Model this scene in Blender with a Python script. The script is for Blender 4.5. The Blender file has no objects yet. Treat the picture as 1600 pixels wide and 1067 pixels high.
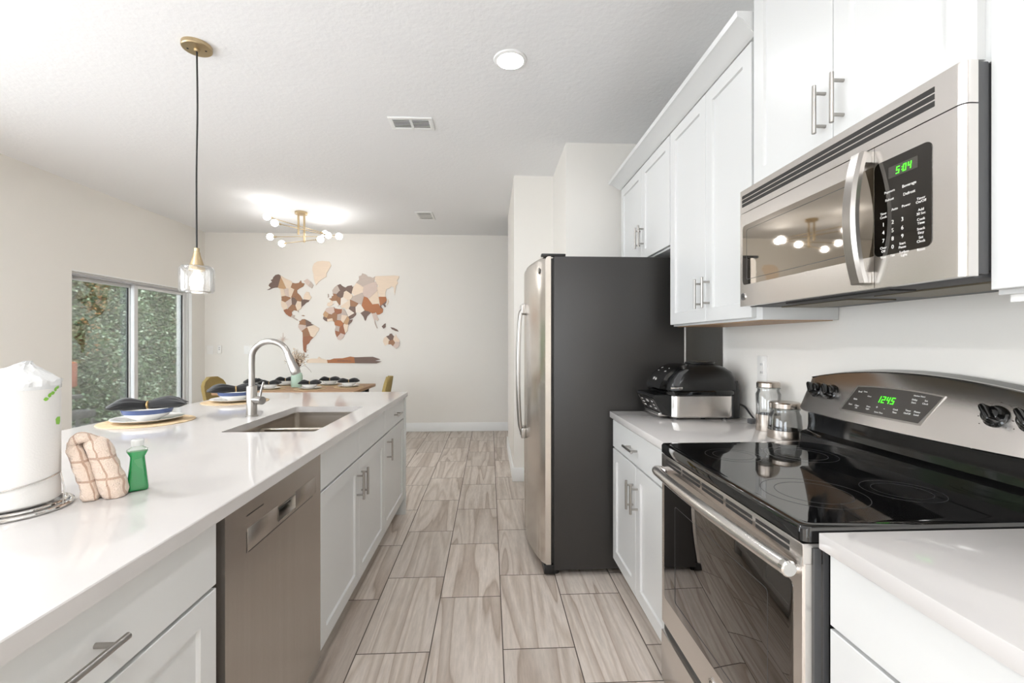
import bpy, bmesh, math, random
from mathutils import Vector, Matrix, noise
R = math.radians
PI = math.pi
random.seed(7)
scn = bpy.context.scene
COL = scn.collection

# ------------------------------------------------------------------ camera
cam = bpy.data.cameras.new('camera')
cam.sensor_fit = 'HORIZONTAL'; cam.sensor_width = 36.0
cam.lens = 711.0 / 1600.0 * 36.0
cam.clip_start = 0.02
camo = bpy.data.objects.new('camera', cam); COL.objects.link(camo)
camo.location = (0, 0, 1.293)
camo.rotation_euler = (R(90), 0, -math.atan(35 / 711))
scn.camera = camo

# ------------------------------------------------------------------ world, daylight, fill lamps, exposure
w = bpy.data.worlds.new('sky'); scn.world = w; w.use_nodes = True
bg = w.node_tree.nodes['Background']
bg.inputs[0].default_value = (0.86, 0.93, 1.0, 1); bg.inputs[1].default_value = 3.7
scn.view_settings.view_transform = 'Standard'
scn.view_settings.look = 'None'
scn.view_settings.gamma = 1.0
scn.view_settings.exposure = 0.75
scn.view_settings.use_curve_mapping = False

def area_light(name, loc, rot, sx, sy, power, color=(1, 1, 1), shape='RECTANGLE'):
    l = bpy.data.lights.new(name, 'AREA'); l.shape = shape; l.size = sx; l.size_y = sy
    l.energy = power; l.color = color
    o = bpy.data.objects.new(name, l); COL.objects.link(o)
    o.location = loc; o.rotation_euler = rot
    return o
# area lamp added as soft frontal fill, set at the unseen rear windows
area_light('rear_fill', (-2.4, -3.86, 1.35), (R(90), 0, 0), 2.3, 2.0, 6, (0.94, 0.97, 1.0))
# area lamp added for side fill, set inside an unseen left wall opening
area_light('side_fill', (-3.92, -1.2, 1.35), (R(90), 0, R(-90)), 2.2, 2.0, 6, (0.94, 0.97, 1.0))
# area lamp added to brighten right cabinets and ceiling, at an unseen opening
area_light('island_fill', (-3.92, 1.4, 1.35), (R(90), 0, R(-90)), 1.9, 2.0, 4, (0.94, 0.97, 1.0))
# lamp added so light bounces off the unseen rear floor onto the ceiling
sl_ = bpy.data.lights.new('sun', 'SUN'); sl_.energy = 1.6; sl_.angle = R(2); sl_.color = (0.94, 0.97, 1.0)
so_ = bpy.data.objects.new('sun', sl_); COL.objects.link(so_); so_.location = (-1.5, -8, 6); so_.rotation_euler = (R(42), 0, R(4))
CAN_E = 60.0
CAN_FILL_E = 420.0  # strength of the unseen cans added to brighten the lower cabinets
BULB_E = 17.0

# ------------------------------------------------------------------ colour + material helpers
def s2l(c):
    return tuple(((x / 255) / 12.92 if x / 255 <= 0.04045 else ((x / 255 + 0.055) / 1.055) ** 2.4) for x in c)
def newmat(name):
    m = bpy.data.materials.new(name); m.use_nodes = True
    return m, m.node_tree, m.node_tree.nodes['Principled BSDF']
def N(nt, t, **k):
    n = nt.nodes.new(t)
    for a, b in k.items(): setattr(n, a, b)
    return n
def mat(name, rgb, rough=0.5, metal=0.0, bump=0.0, bscale=200, stretch=None, vary=0.0, vscale=3.0, spec=None, coat=0.0, trans=0.0, ior=None, emit=None, estr=0.0, sheen=0.0):
    m, nt, p = newmat(name)
    c = s2l(rgb) + (1,)
    p.inputs['Base Color'].default_value = c
    p.inputs['Roughness'].default_value = rough
    p.inputs['Metallic'].default_value = metal
    if spec is not None: p.inputs['Specular IOR Level'].default_value = spec
    if ior: p.inputs['IOR'].default_value = ior
    if coat: p.inputs['Coat Weight'].default_value = coat; p.inputs['Coat Roughness'].default_value = 0.05
    if trans: p.inputs['Transmission Weight'].default_value = trans
    if sheen: p.inputs['Sheen Weight'].default_value = sheen
    if emit: p.inputs['Emission Color'].default_value = s2l(emit) + (1,); p.inputs['Emission Strength'].default_value = estr
    tc = N(nt, 'ShaderNodeTexCoord'); src = tc.outputs['Object']
    if stretch:
        mp = N(nt, 'ShaderNodeMapping'); mp.inputs['Scale'].default_value = stretch
        nt.links.new(src, mp.inputs[0]); bsrc = mp.outputs[0]
    else: bsrc = src
    if bump:
        nz = N(nt, 'ShaderNodeTexNoise'); nz.inputs['Scale'].default_value = bscale; nz.inputs['Detail'].default_value = 3
        nt.links.new(bsrc, nz.inputs['Vector'])
        b = N(nt, 'ShaderNodeBump'); b.inputs['Strength'].default_value = bump; b.inputs['Distance'].default_value = 0.002
        nt.links.new(nz.outputs['Fac'], b.inputs['Height']); nt.links.new(b.outputs[0], p.inputs['Normal'])
    if vary:
        nz = N(nt, 'ShaderNodeTexNoise'); nz.inputs['Scale'].default_value = vscale; nz.inputs['Detail'].default_value = 4
        nt.links.new(bsrc, nz.inputs['Vector'])
        mx = N(nt, 'ShaderNodeMix', data_type='RGBA')
        mx.inputs['A'].default_value = tuple(x * (1 - vary) for x in c[:3]) + (1,)
        mx.inputs['B'].default_value = tuple(min(1, x * (1 + vary)) for x in c[:3]) + (1,)
        nt.links.new(nz.outputs['Fac'], mx.inputs['Factor']); nt.links.new(mx.outputs['Result'], p.inputs['Base Color'])
    return m
def thin_glass(name, tint=(1, 1, 1), rough=0.0, base=0.04, grain=0.0, gscale=200.0):
    m = bpy.data.materials.new(name); m.use_nodes = True; nt = m.node_tree; nt.nodes.clear()
    out = N(nt, 'ShaderNodeOutputMaterial'); mix = N(nt, 'ShaderNodeMixShader')
    tr = N(nt, 'ShaderNodeBsdfTransparent'); tr.inputs[0].default_value = tint + (1,)
    gl = N(nt, 'ShaderNodeBsdfGlossy'); gl.inputs['Roughness'].default_value = rough
    fr = N(nt, 'ShaderNodeLayerWeight'); fr.inputs[0].default_value = 0.25
    mr = N(nt, 'ShaderNodeMapRange'); mr.inputs['To Min'].default_value = base; mr.inputs['To Max'].default_value = 0.75
    nt.links.new(fr.outputs['Fresnel'], mr.inputs[0]); nt.links.new(mr.outputs[0], mix.inputs[0])
    nt.links.new(tr.outputs[0], mix.inputs[1]); nt.links.new(gl.outputs[0], mix.inputs[2])
    last = mix.outputs[0]
    if grain:
        tc = N(nt, 'ShaderNodeTexCoord'); nz = N(nt, 'ShaderNodeTexNoise'); nz.inputs['Scale'].default_value = gscale; nz.inputs['Detail'].default_value = 2
        nt.links.new(tc.outputs['Object'], nz.inputs['Vector'])
        cr = N(nt, 'ShaderNodeMapRange'); cr.inputs['From Min'].default_value = 0.5; cr.inputs['From Max'].default_value = 0.72
        cr.inputs['To Max'].default_value = grain
        nt.links.new(nz.outputs['Fac'], cr.inputs[0])
        df = N(nt, 'ShaderNodeBsdfTranslucent'); df.inputs[0].default_value = (0.9, 0.9, 0.9, 1)
        d2 = N(nt, 'ShaderNodeBsdfDiffuse'); d2.inputs[0].default_value = (0.85, 0.85, 0.85, 1)
        ad = N(nt, 'ShaderNodeMixShader'); ad.inputs[0].default_value = 0.5
        nt.links.new(df.outputs[0], ad.inputs[1]); nt.links.new(d2.outputs[0], ad.inputs[2])
        m2 = N(nt, 'ShaderNodeMixShader'); nt.links.new(cr.outputs[0], m2.inputs[0])
        nt.links.new(last, m2.inputs[1]); nt.links.new(ad.outputs[0], m2.inputs[2]); last = m2.outputs[0]
    nt.links.new(last, out.inputs[0])
    return m

M = {}
M['wall'] = mat('wall_paint', (234, 230, 223), 0.7, bump=0.08, bscale=120)
M['ceil'] = mat('ceiling_texture', (238, 238, 238), 0.85, bump=0.9, bscale=38)
M['trim'] = mat('trim_white', (240, 240, 238), 0.35)
M['cab'] = mat('cabinet_white', (211, 211, 209), 0.32)
M['toe'] = mat('toe_kick_white', (205, 203, 198), 0.5)
M['quartz'] = mat('white_quartz', (200, 196, 193), 0.06, vary=0.025, vscale=6)
M['steel'] = mat('brushed_steel', (222, 218, 214), 0.24, 1.0, bump=0.05, bscale=60, stretch=(4, 1, 60))
M['steel_h'] = mat('satin_nickel', (172, 168, 163), 0.3, 1.0)
M['chrome'] = mat('chrome', (215, 213, 210), 0.08, 1.0)
M['dwsteel'] = mat('dishwasher_steel', (186, 179, 173), 0.27, 1.0, bump=0.06, bscale=60, stretch=(4, 60, 1), vary=0.1, vscale=1.2)
M['sinksteel'] = mat('sink_steel', (190, 182, 172), 0.28, 1.0, bump=0.04, bscale=150)
M['fridge_side'] = mat('fridge_graphite', (44, 42, 40), 0.36, 0.0, bump=0.35, bscale=420, spec=0.6)
M['black'] = mat('black_plastic', (20, 20, 20), 0.28)
M['blackgloss'] = mat('black_enamel', (10, 10, 10), 0.06, spec=0.7)
M['dark'] = mat('dark_gap', (38, 36, 34), 0.6)
M['darkgrey'] = mat('charcoal_plastic', (74, 74, 75), 0.5)
M['ceramic'] = mat('glass_ceramic', (9, 9, 10), 0.03, spec=1.0)
M['ovenglass'] = mat('oven_glass', (112, 108, 105), 0.02, 1.0)
M['mwglass'] = mat('microwave_glass', (168, 160, 150), 0.03, 1.0)
M['mwpanel'] = mat('panel_glass', (84, 82, 80), 0.04, 1.0)
M['burner'] = mat('burner_grey', (44, 43, 43), 0.3)
M['dispglass'] = mat('display_glass', (66, 62, 58), 0.15, spec=0.6)
M['green'] = mat('green_digits', (80, 255, 40), 0.5, emit=(70, 255, 30), estr=1.1)
M['print'] = mat('white_print', (225, 222, 218), 0.5)
M['print_d'] = mat('dark_print', (70, 60, 55), 0.5)
M['cabwood'] = mat('cabinet_underside', (172, 140, 108), 0.5, vary=0.15, vscale=8, stretch=(1, 8, 1))
M['brass'] = mat('brushed_gold', (196, 176, 142), 0.3, 1.0)
M['cord'] = mat('black_cord', (34, 32, 31), 0.6)
M['alu'] = mat('white_aluminium', (222, 221, 220), 0.4)
M['alug'] = mat('grey_aluminium', (176, 174, 176), 0.4)
M['pane'] = thin_glass('window_pane', (0.96, 0.98, 0.97), base=0.03)
M['jar'] = thin_glass('jar_glass', (0.965, 0.97, 0.97), base=0.06)
M['seeded'] = thin_glass('seeded_glass', (0.97, 0.97, 0.97), base=0.06, grain=0.28, gscale=210)
M['bulb'] = mat('lit_bulb', (255, 250, 240), 0.4, emit=(252, 251, 250), estr=BULB_E)
M['bulb_soft'] = mat('lit_filament_bulb', (255, 250, 240), 0.4, emit=(255, 250, 240), estr=7.0)
M['can'] = mat('lit_lens', (255, 255, 255), 0.4, emit=(250, 252, 255), estr=CAN_E)
M['can_fill'] = mat('lit_lens_fill', (255, 255, 255), 0.4, emit=(250, 252, 255), estr=CAN_FILL_E)  # lens of the added cans, far brighter than the visible one
M['paper'] = mat('paper_towel', (228, 225, 221), 0.75, bump=0.25, bscale=260)
M['wrap'] = mat('plastic_wrap', (222, 222, 221), 0.12, bump=0.9, bscale=55, spec=0.8)
M['leaf'] = mat('leaf_green_print', (134, 190, 70), 0.5)
M['soap'] = mat('green_soap', (0, 176, 92), 0.06, trans=0.3, ior=1.36)
M['clear'] = thin_glass('clear_plastic', (0.95, 0.97, 0.95), base=0.08)
M['cap'] = mat('cap_plastic', (226, 226, 222), 0.35, trans=0.3)
M['plate'] = mat('white_porcelain', (240, 238, 234), 0.12)
M['blueband'] = mat('blue_glaze', (72, 88, 128), 0.2)
M['napkin'] = mat('black_cotton', (28, 28, 29), 0.9, bump=0.3, bscale=500, sheen=0.3)
M['ring'] = mat('gold_ring', (205, 172, 120), 0.35, 1.0)
M['vase'] = mat('mint_glass', (186, 212, 194), 0.2)
M['stem'] = mat('dried_stem', (120, 92, 70), 0.8)
M['bloom'] = mat('dried_bloom', (226, 208, 186), 0.9)
M['bloomd'] = mat('dried_seed', (104, 70, 54), 0.9)
M['chair'] = mat('olive_fabric', (168, 146, 92), 0.9, bump=0.4, bscale=300, vary=0.12, vscale=60)
M['legm'] = mat('black_metal', (28, 27, 26), 0.4)
M['plug'] = mat('plate_plastic', (238, 236, 232), 0.35)
M['ground'] = mat('patio_concrete', (150, 146, 138), 0.8, vary=0.1)
M['orange'] = mat('orange_plastic', (196, 92, 34), 0.5)
M['outgrey'] = mat('grey_wicker', (104, 98, 96), 0.7)
M['steelv'] = mat('brushed_steel_upright', (222, 217, 211), 0.22, 1.0, bump=0.05, bscale=60, stretch=(20, 20, 1))
M['rim'] = mat('steel_lid', (192, 182, 172), 0.25, 1.0)
M['filter'] = mat('mesh_filter', (112, 104, 88), 0.45, 0.6, bump=0.8, bscale=220)
M['ventgrey'] = mat('vent_shadow_grey', (120, 118, 116), 0.7)

def wood(name, rgb, sx=(2, 30, 30), vary=0.16):
    return mat(name, rgb, 0.55, vary=vary, vscale=2.2, stretch=sx)
M['tablewood'] = wood('table_walnut', (176, 140, 108), (3, 24, 24))
MAPC = dict(dark=(122, 100, 90), brown=(160, 118, 88), rust=(160, 106, 78), orange=(178, 116, 76), tan=(196, 158, 120),
            cream=(234, 214, 192), pink=(214, 194, 182), grey=(196, 180, 168), white=(238, 228, 216))
for k, v in MAPC.items(): M['map_' + k] = mat('map_wood_' + k, v, 0.6, vary=0.07, vscale=3, stretch=(4, 30, 30))

def placemat_mat():
    m, nt, p = newmat('woven_straw')
    tc = N(nt, 'ShaderNodeTexCoord'); wv = N(nt, 'ShaderNodeTexWave', wave_type='RINGS', rings_direction='Z')
    wv.inputs['Scale'].default_value = 60; wv.inputs['Distortion'].default_value = 1.2; wv.inputs['Detail'].default_value = 2
    nt.links.new(tc.outputs['Object'], wv.inputs['Vector'])
    cr = N(nt, 'ShaderNodeMix', data_type='RGBA'); cr.inputs['A'].default_value = s2l((196, 168, 130)) + (1,); cr.inputs['B'].default_value = s2l((226, 202, 166)) + (1,)
    nt.links.new(wv.outputs['Fac'], cr.inputs['Factor']); nt.links.new(cr.outputs['Result'], p.inputs['Base Color'])
    b = N(nt, 'ShaderNodeBump'); b.inputs['Strength'].default_value = 0.5; b.inputs['Distance'].default_value = 0.002
    nt.links.new(wv.outputs['Fac'], b.inputs['Height']); nt.links.new(b.outputs[0], p.inputs['Normal'])
    p.inputs['Roughness'].default_value = 0.8
    return m
M['straw'] = placemat_mat()

def towel_mat():
    m, nt, p = newmat('plaid_terry')
    tc = N(nt, 'ShaderNodeTexCoord'); sp = N(nt, 'ShaderNodeSeparateXYZ'); nt.links.new(tc.outputs['UV'], sp.inputs[0])
    def line(sock, freq, phase, width):
        a = N(nt, 'ShaderNodeMath', operation='MULTIPLY_ADD'); a.inputs[1].default_value = freq; a.inputs[2].default_value = phase
        nt.links.new(sock, a.inputs[0])
        f = N(nt, 'ShaderNodeMath', operation='FRACT'); nt.links.new(a.outputs[0], f.inputs[0])
        l = N(nt, 'ShaderNodeMath', operation='LESS_THAN'); l.inputs[1].default_value = width; nt.links.new(f.outputs[0], l.inputs[0])
        return l.outputs[0]
    l1 = line(sp.outputs['X'], 6, 0.45, 0.15); l2 = line(sp.outputs['Y'], 3.2, 0.1, 0.11)
    mx = N(nt, 'ShaderNodeMath', operation='MAXIMUM'); nt.links.new(l1, mx.inputs[0]); nt.links.new(l2, mx.inputs[1])
    mul = N(nt, 'ShaderNodeMath', operation='MULTIPLY'); mul.inputs[1].default_value = 0.75; nt.links.new(mx.outputs[0], mul.inputs[0])
    c = N(nt, 'ShaderNodeMix', data_type='RGBA'); c.inputs['A'].default_value = s2l((236, 214, 196)) + (1,); c.inputs['B'].default_value = s2l((186, 146, 120)) + (1,)
    nt.links.new(mul.outputs[0], c.inputs['Factor']); nt.links.new(c.outputs['Result'], p.inputs['Base Color'])
    nz = N(nt, 'ShaderNodeTexNoise'); nz.inputs['Scale'].default_value = 260; nz.inputs['Detail'].default_value = 3; nt.links.new(tc.outputs['Object'], nz.inputs['Vector'])
    b = N(nt, 'ShaderNodeBump'); b.inputs['Strength'].default_value = 1.0; b.inputs['Distance'].default_value = 0.006
    nt.links.new(nz.outputs['Fac'], b.inputs['Height']); nt.links.new(b.outputs[0], p.inputs['Normal'])
    p.inputs['Roughness'].default_value = 0.95; p.inputs['Sheen Weight'].default_value = 0.3
    return m
M['towel'] = towel_mat()

def floor_mat():
    m, nt, p = newmat('travertine_plank_tile')
    tc = N(nt, 'ShaderNodeTexCoord'); sp = N(nt, 'ShaderNodeSeparateXYZ'); nt.links.new(tc.outputs['Object'], sp.inputs[0])
    def add(sock, v):
        a = N(nt, 'ShaderNodeMath', operation='ADD'); a.inputs[1].default_value = v; nt.links.new(sock, a.inputs[0]); return a.outputs[0]
    cb = N(nt, 'ShaderNodeCombineXYZ')
    nt.links.new(add(sp.outputs['Y'], 20 * 0.606 - 2.311), cb.inputs[0]); nt.links.new(add(sp.outputs['X'], 100 * 0.3045 - 0.056), cb.inputs[1])
    def brick(c1, c2, mort):
        b = N(nt, 'ShaderNodeTexBrick', offset=0.662, offset_frequency=2, squash=1.0, squash_frequency=2)
        b.inputs['Scale'].default_value = 1; b.inputs['Mortar Size'].default_value = 0.0026; b.inputs['Mortar Smooth'].default_value = 0.1
        b.inputs['Brick Width'].default_value = 0.606; b.inputs['Row Height'].default_value = 0.3045
        b.inputs['Color1'].default_value = c1; b.inputs['Color2'].default_value = c2; b.inputs['Mortar'].default_value = mort
        nt.links.new(cb.outputs[0], b.inputs['Vector']); return b
    br = brick((0, 0, 0, 1), (1, 1, 1, 1), (0.5, 0.5, 0.5, 1))
    rb = N(nt, 'ShaderNodeSeparateColor'); nt.links.new(br.outputs['Color'], rb.inputs[0])
    # per tile shifted, stretched vein field
    off = N(nt, 'ShaderNodeMath', operation='MULTIPLY'); off.inputs[1].default_value = 37.0; nt.links.new(rb.outputs[0], off.inputs[0])
    vx = N(nt, 'ShaderNodeMath', operation='MULTIPLY'); vx.inputs[1].default_value = 7.5; nt.links.new(sp.outputs['X'], vx.inputs[0])
    vy = N(nt, 'ShaderNodeMath', operation='MULTIPLY'); vy.inputs[1].default_value = 0.45; nt.links.new(sp.outputs['Y'], vy.inputs[0])
    v = N(nt, 'ShaderNodeCombineXYZ'); nt.links.new(vx.outputs[0], v.inputs[0]); nt.links.new(vy.outputs[0], v.inputs[1]); nt.links.new(off.outputs[0], v.inputs[2])
    n1 = N(nt, 'ShaderNodeTexNoise'); n1.inputs['Scale'].default_value = 1.0; n1.inputs['Detail'].default_value = 1.5; n1.inputs['Roughness'].default_value = 0.45; n1.inputs['Distortion'].default_value = 0.2
    nt.links.new(v.outputs[0], n1.inputs['Vector'])
    # fold noise into repeated bands (sedimentary veins)
    mm = N(nt, 'ShaderNodeMath', operation='MULTIPLY'); mm.inputs[1].default_value = 4.2; nt.links.new(n1.outputs['Fac'], mm.inputs[0])
    fr = N(nt, 'ShaderNodeMath', operation='FRACT'); nt.links.new(mm.outputs[0], fr.inputs[0])
    cr = N(nt, 'ShaderNodeValToRGB'); e = cr.color_ramp.elements
    cols = [(0.0, (170, 154, 140)), (0.06, (186, 171, 158)), (0.26, (200, 188, 177)), (0.46, (214, 203, 192)), (0.58, (193, 179, 166)), (0.74, (215, 204, 194)), (0.96, (207, 195, 184)), (1.0, (174, 158, 144))]
    e[0].position = cols[0][0]; e[0].color = s2l(cols[0][1]) + (1,)
    e[1].position = cols[-1][0]; e[1].color = s2l(cols[-1][1]) + (1,)
    for ps, c in cols[1:-1]:
        k = e.new(ps); k.color = s2l(c) + (1,)
    nt.links.new(fr.outputs[0], cr.inputs[0])
    # fine pitting
    n2 = N(nt, 'ShaderNodeTexNoise'); n2.inputs['Scale'].default_value = 28; n2.inputs['Detail'].default_value = 6; n2.inputs['Roughness'].default_value = 0.7
    mp = N(nt, 'ShaderNodeMapping'); mp.inputs['Scale'].default_value = (3.2, 0.30, 1); nt.links.new(tc.outputs['Object'], mp.inputs[0]); nt.links.new(mp.outputs[0], n2.inputs['Vector'])
    mr = N(nt, 'ShaderNodeMapRange'); mr.inputs['From Min'].default_value = 0.3; mr.inputs['From Max'].default_value = 0.7; mr.inputs['To Min'].default_value = 0.86; mr.inputs['To Max'].default_value = 1.12
    nt.links.new(n2.outputs['Fac'], mr.inputs[0])
    ml = N(nt, 'ShaderNodeMix', data_type='RGBA', blend_type='MULTIPLY'); ml.inputs['Factor'].default_value = 1
    nt.links.new(cr.outputs['Color'], ml.inputs['A']); nt.links.new(mr.outputs[0], ml.inputs['B'])
    # tile to tile tone
    tr_ = N(nt, 'ShaderNodeMapRange'); tr_.inputs['To Min'].default_value = 0.9; tr_.inputs['To Max'].default_value = 1.05; nt.links.new(rb.outputs[0], tr_.inputs[0])
    m3 = N(nt, 'ShaderNodeMix', data_type='RGBA', blend_type='MULTIPLY'); m3.inputs['Factor'].default_value = 1
    nt.links.new(ml.outputs['Result'], m3.inputs['A']); nt.links.new(tr_.outputs[0], m3.inputs['B'])
    g = N(nt, 'ShaderNodeMix', data_type='RGBA'); g.inputs['B'].default_value = s2l((92, 82, 74)) + (1,)
    nt.links.new(br.outputs['Fac'], g.inputs['Factor']); nt.links.new(m3.outputs['Result'], g.inputs['A'])
    nt.links.new(g.outputs['Result'], p.inputs['Base Color'])
    rr = N(nt, 'ShaderNodeMapRange'); rr.inputs['To Min'].default_value = 0.42; rr.inputs['To Max'].default_value = 0.8
    nt.links.new(br.outputs['Fac'], rr.inputs[0]); nt.links.new(rr.outputs[0], p.inputs['Roughness'])
    b = N(nt, 'ShaderNodeBump', invert=True); b.inputs['Strength'].default_value = 0.5; b.inputs['Distance'].default_value = 0.002
    nt.links.new(br.outputs['Fac'], b.inputs['Height']); nt.links.new(b.outputs[0], p.inputs['Normal'])
    return m
M['floor'] = floor_mat()

def leaf_mat():
    m, nt, p = newmat('hedge_leaves')
    g = N(nt, 'ShaderNodeNewGeometry'); cr = N(nt, 'ShaderNodeValToRGB'); e = cr.color_ramp.elements
    cols = [(0, (26, 46, 18)), (0.2, (58, 84, 40)), (0.42, (84, 104, 58)), (0.60, (108, 132, 88)), (0.73, (100, 74, 46)), (0.84, (136, 162, 126)), (1.0, (206, 216, 190))]
    e[0].color = s2l(cols[0][1]) + (1,); e[1].color = s2l(cols[-1][1]) + (1,)
    for ps, c in cols[1:-1]:
        k = e.new(ps); k.color = s2l(c) + (1,)
    nt.links.new(g.outputs['Random Per Island'], cr.inputs[0]); nt.links.new(cr.outputs['Color'], p.inputs['Base Color'])
    p.inputs['Roughness'].default_value = 0.6
    return m
M['leaves'] = leaf_mat()
M['leafdark'] = mat('dark_leaves', (52, 82, 44), 0.6, vary=0.3, vscale=20)
M['leaforange'] = mat('rust_leaves', (170, 124, 74), 0.6, vary=0.3, vscale=20)
M['hedgecore'] = mat('hedge_core', (60, 72, 50), 0.9, vary=0.35, vscale=9)

# ------------------------------------------------------------------ mesh builder
class MB:
    def __init__(s): s.bm = bmesh.new(); s.uv = False
    def box(s, x0, x1, y0, y1, z0, z1, bev=0.0, seg=2):
        bm = s.bm
        vs = [bm.verts.new(c) for c in ((x0, y0, z0), (x1, y0, z0), (x1, y1, z0), (x0, y1, z0), (x0, y0, z1), (x1, y0, z1), (x1, y1, z1), (x0, y1, z1))]
        fs = [bm.faces.new([vs[i] for i in q]) for q in ((0, 3, 2, 1), (4, 5, 6, 7), (0, 1, 5, 4), (1, 2, 6, 5), (2, 3, 7, 6), (3, 0, 4, 7))]
        if bev:
            es = list({e for f in fs for e in f.edges})
            bmesh.ops.bevel(bm, geom=es, offset=bev, segments=seg, affect='EDGES', profile=0.5)
        return s
    def loft(s, loops, c0=True, c1=True, closed=True):
        bm = s.bm; vl = [[bm.verts.new(p) for p in L] for L in loops]; n = len(vl[0])
        for a, b in zip(vl, vl[1:]):
            for i in range(n if closed else n - 1):
                j = (i + 1) % n
                bm.faces.new((a[i], a[j], b[j], b[i]))
        if c0: bm.faces.new(list(reversed(vl[0])))
        if c1: bm.faces.new(vl[-1])
        return s
    def ring(s, c, ax, r, seg):
        ax = Vector(ax).normalized(); t = Vector((0, 0, 1)) if abs(ax.z) < 0.9 else Vector((1, 0, 0))
        u = ax.cross(t).normalized(); v = ax.cross(u)
        return [Vector(c) + (u * math.cos(2 * PI * i / seg) + v * math.sin(2 * PI * i / seg)) * r for i in range(seg)]
    def cyl(s, p0, p1, r0, r1=None, seg=24, bev=0.0):
        r1 = r0 if r1 is None else r1; p0 = Vector(p0); p1 = Vector(p1); d = (p1 - p0).normalized()
        if bev: return s.loft([s.ring(p0, d, r0 - bev, seg), s.ring(p0 + d * bev, d, r0, seg), s.ring(p1 - d * bev, d, r1, seg), s.ring(p1, d, r1 - bev, seg)])
        return s.loft([s.ring(p0, d, r0, seg), s.ring(p1, d, r1, seg)])
    def tube(s, pts, r, seg=12, closed=False):
        pts = [Vector(p) for p in pts]; n = len(pts); rs = r if isinstance(r, (list, tuple)) else [r] * n
        loops = []; prev = None
        for i, p in enumerate(pts):
            a = pts[(i - 1) % n] if (closed or i > 0) else p; b = pts[(i + 1) % n] if (closed or i < n - 1) else p
            d = (b - a).normalized()
            if prev is None:
                t = Vector((0, 0, 1)) if abs(d.z) < 0.9 else Vector((1, 0, 0)); u = d.cross(t).normalized()
            else: u = (prev - d * prev.dot(d)).normalized()
            prev = u; v = d.cross(u)
            loops.append([p + (u * math.cos(2 * PI * k / seg) + v * math.sin(2 * PI * k / seg)) * rs[i] for k in range(seg)])
        if closed: loops.append(loops[0]); return s.loft(loops, False, False)
        return s.loft(loops)
    def lathe(s, prof, c=(0, 0, 0), seg=48, caps=True):
        loops = [[(c[0] + r * math.cos(2 * PI * i / seg), c[1] + r * math.sin(2 * PI * i / seg), c[2] + z) for i in range(seg)] for r, z in prof]
        return s.loft(loops, caps, caps)
    def ball(s, c, r, seg=20, sz=1.0):
        n = seg // 2
        return s.lathe([(max(1e-4, r * math.sin(PI * k / n)), -r * sz * math.cos(PI * k / n)) for k in range(n + 1)], c, seg)
    def prism(s, poly, fn, a, b):
        """poly of (u, v); fn(u, v, w) -> xyz; extruded from w=a to w=b"""
        bm = s.bm; A = [bm.verts.new(fn(u, v, a)) for u, v in poly]; B = [bm.verts.new(fn(u, v, b)) for u, v in poly]
        n = len(poly); bm.faces.new(list(reversed(A))); bm.faces.new(B)
        for i in range(n): bm.faces.new((A[i], A[(i + 1) % n], B[(i + 1) % n], B[i]))
        return s
    def sheet(s, grid):
        bm = s.bm; v = [[bm.verts.new(p) for p in row] for row in grid]
        for i in range(len(v) - 1):
            for j in range(len(v[0]) - 1): bm.faces.new((v[i][j], v[i][j + 1], v[i + 1][j + 1], v[i + 1][j]))
        return s
    def xf(s, m): bmesh.ops.transform(s.bm, matrix=m, verts=s.bm.verts); return s
    def mesh(s, name, recalc=True):
        if recalc: bmesh.ops.recalc_face_normals(s.bm, faces=s.bm.faces)
        me = bpy.data.meshes.new(name); s.bm.to_mesh(me); s.bm.free()
        return me

ORG = {}
def finish(me, m, ang=35):
    me.materials.append(m)
    for p in me.polygons: p.use_smooth = True
    me.set_sharp_from_angle(angle=R(ang))
def part(name, mb, m, parent, label=None, ang=35):
    """a mesh given in world coordinates, stored relative to its thing's base"""
    me = mb.mesh(name) if isinstance(mb, MB) else mb
    org = ORG[parent.name]
    me.transform(Matrix.Translation(-org)); finish(me, m, ang)
    o = bpy.data.objects.new(name, me); COL.objects.link(o); o.parent = parent
    ORG[o.name] = org
    if label: o['label'] = label
    return o
def props(o, label, cat, group=None):
    o['label'] = label; o['category'] = cat
    if group: o['group'] = group
    return o
def thing(name, label, cat, loc, group=None):
    o = bpy.data.objects.new(name, None); COL.objects.link(o); o.location = loc; o.empty_display_size = 0.05
    ORG[o.name] = Vector(loc)
    return props(o, label, cat, group)
def solo(name, mb, m, label, cat, loc, group=None, ang=35):
    me = mb.mesh(name) if isinstance(mb, MB) else mb
    me.transform(Matrix.Translation(-Vector(loc))); finish(me, m, ang)
    o = bpy.data.objects.new(name, me); COL.objects.link(o); o.location = loc
    ORG[o.name] = Vector(loc)
    return props(o, label, cat, group)
def struct(name, mb, m, parent=None):
    me = mb.mesh(name); finish(me, m)
    o = bpy.data.objects.new(name, me); COL.objects.link(o); ORG[o.name] = Vector((0, 0, 0))
    if parent: o.parent = parent
    else: o['kind'] = 'structure'
    return o
def dup(root, loc, label, group=None, rotz=None):
    r = root.copy(); COL.objects.link(r); r.location = loc
    if rotz is not None: r.rotation_euler = (0, 0, rotz)
    r['label'] = label
    if group: r['group'] = group
    for ch in root.children:
        c = ch.copy(); COL.objects.link(c); c.parent = r
        for g in ch.children:
            d = g.copy(); COL.objects.link(d); d.parent = c
    return r
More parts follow.
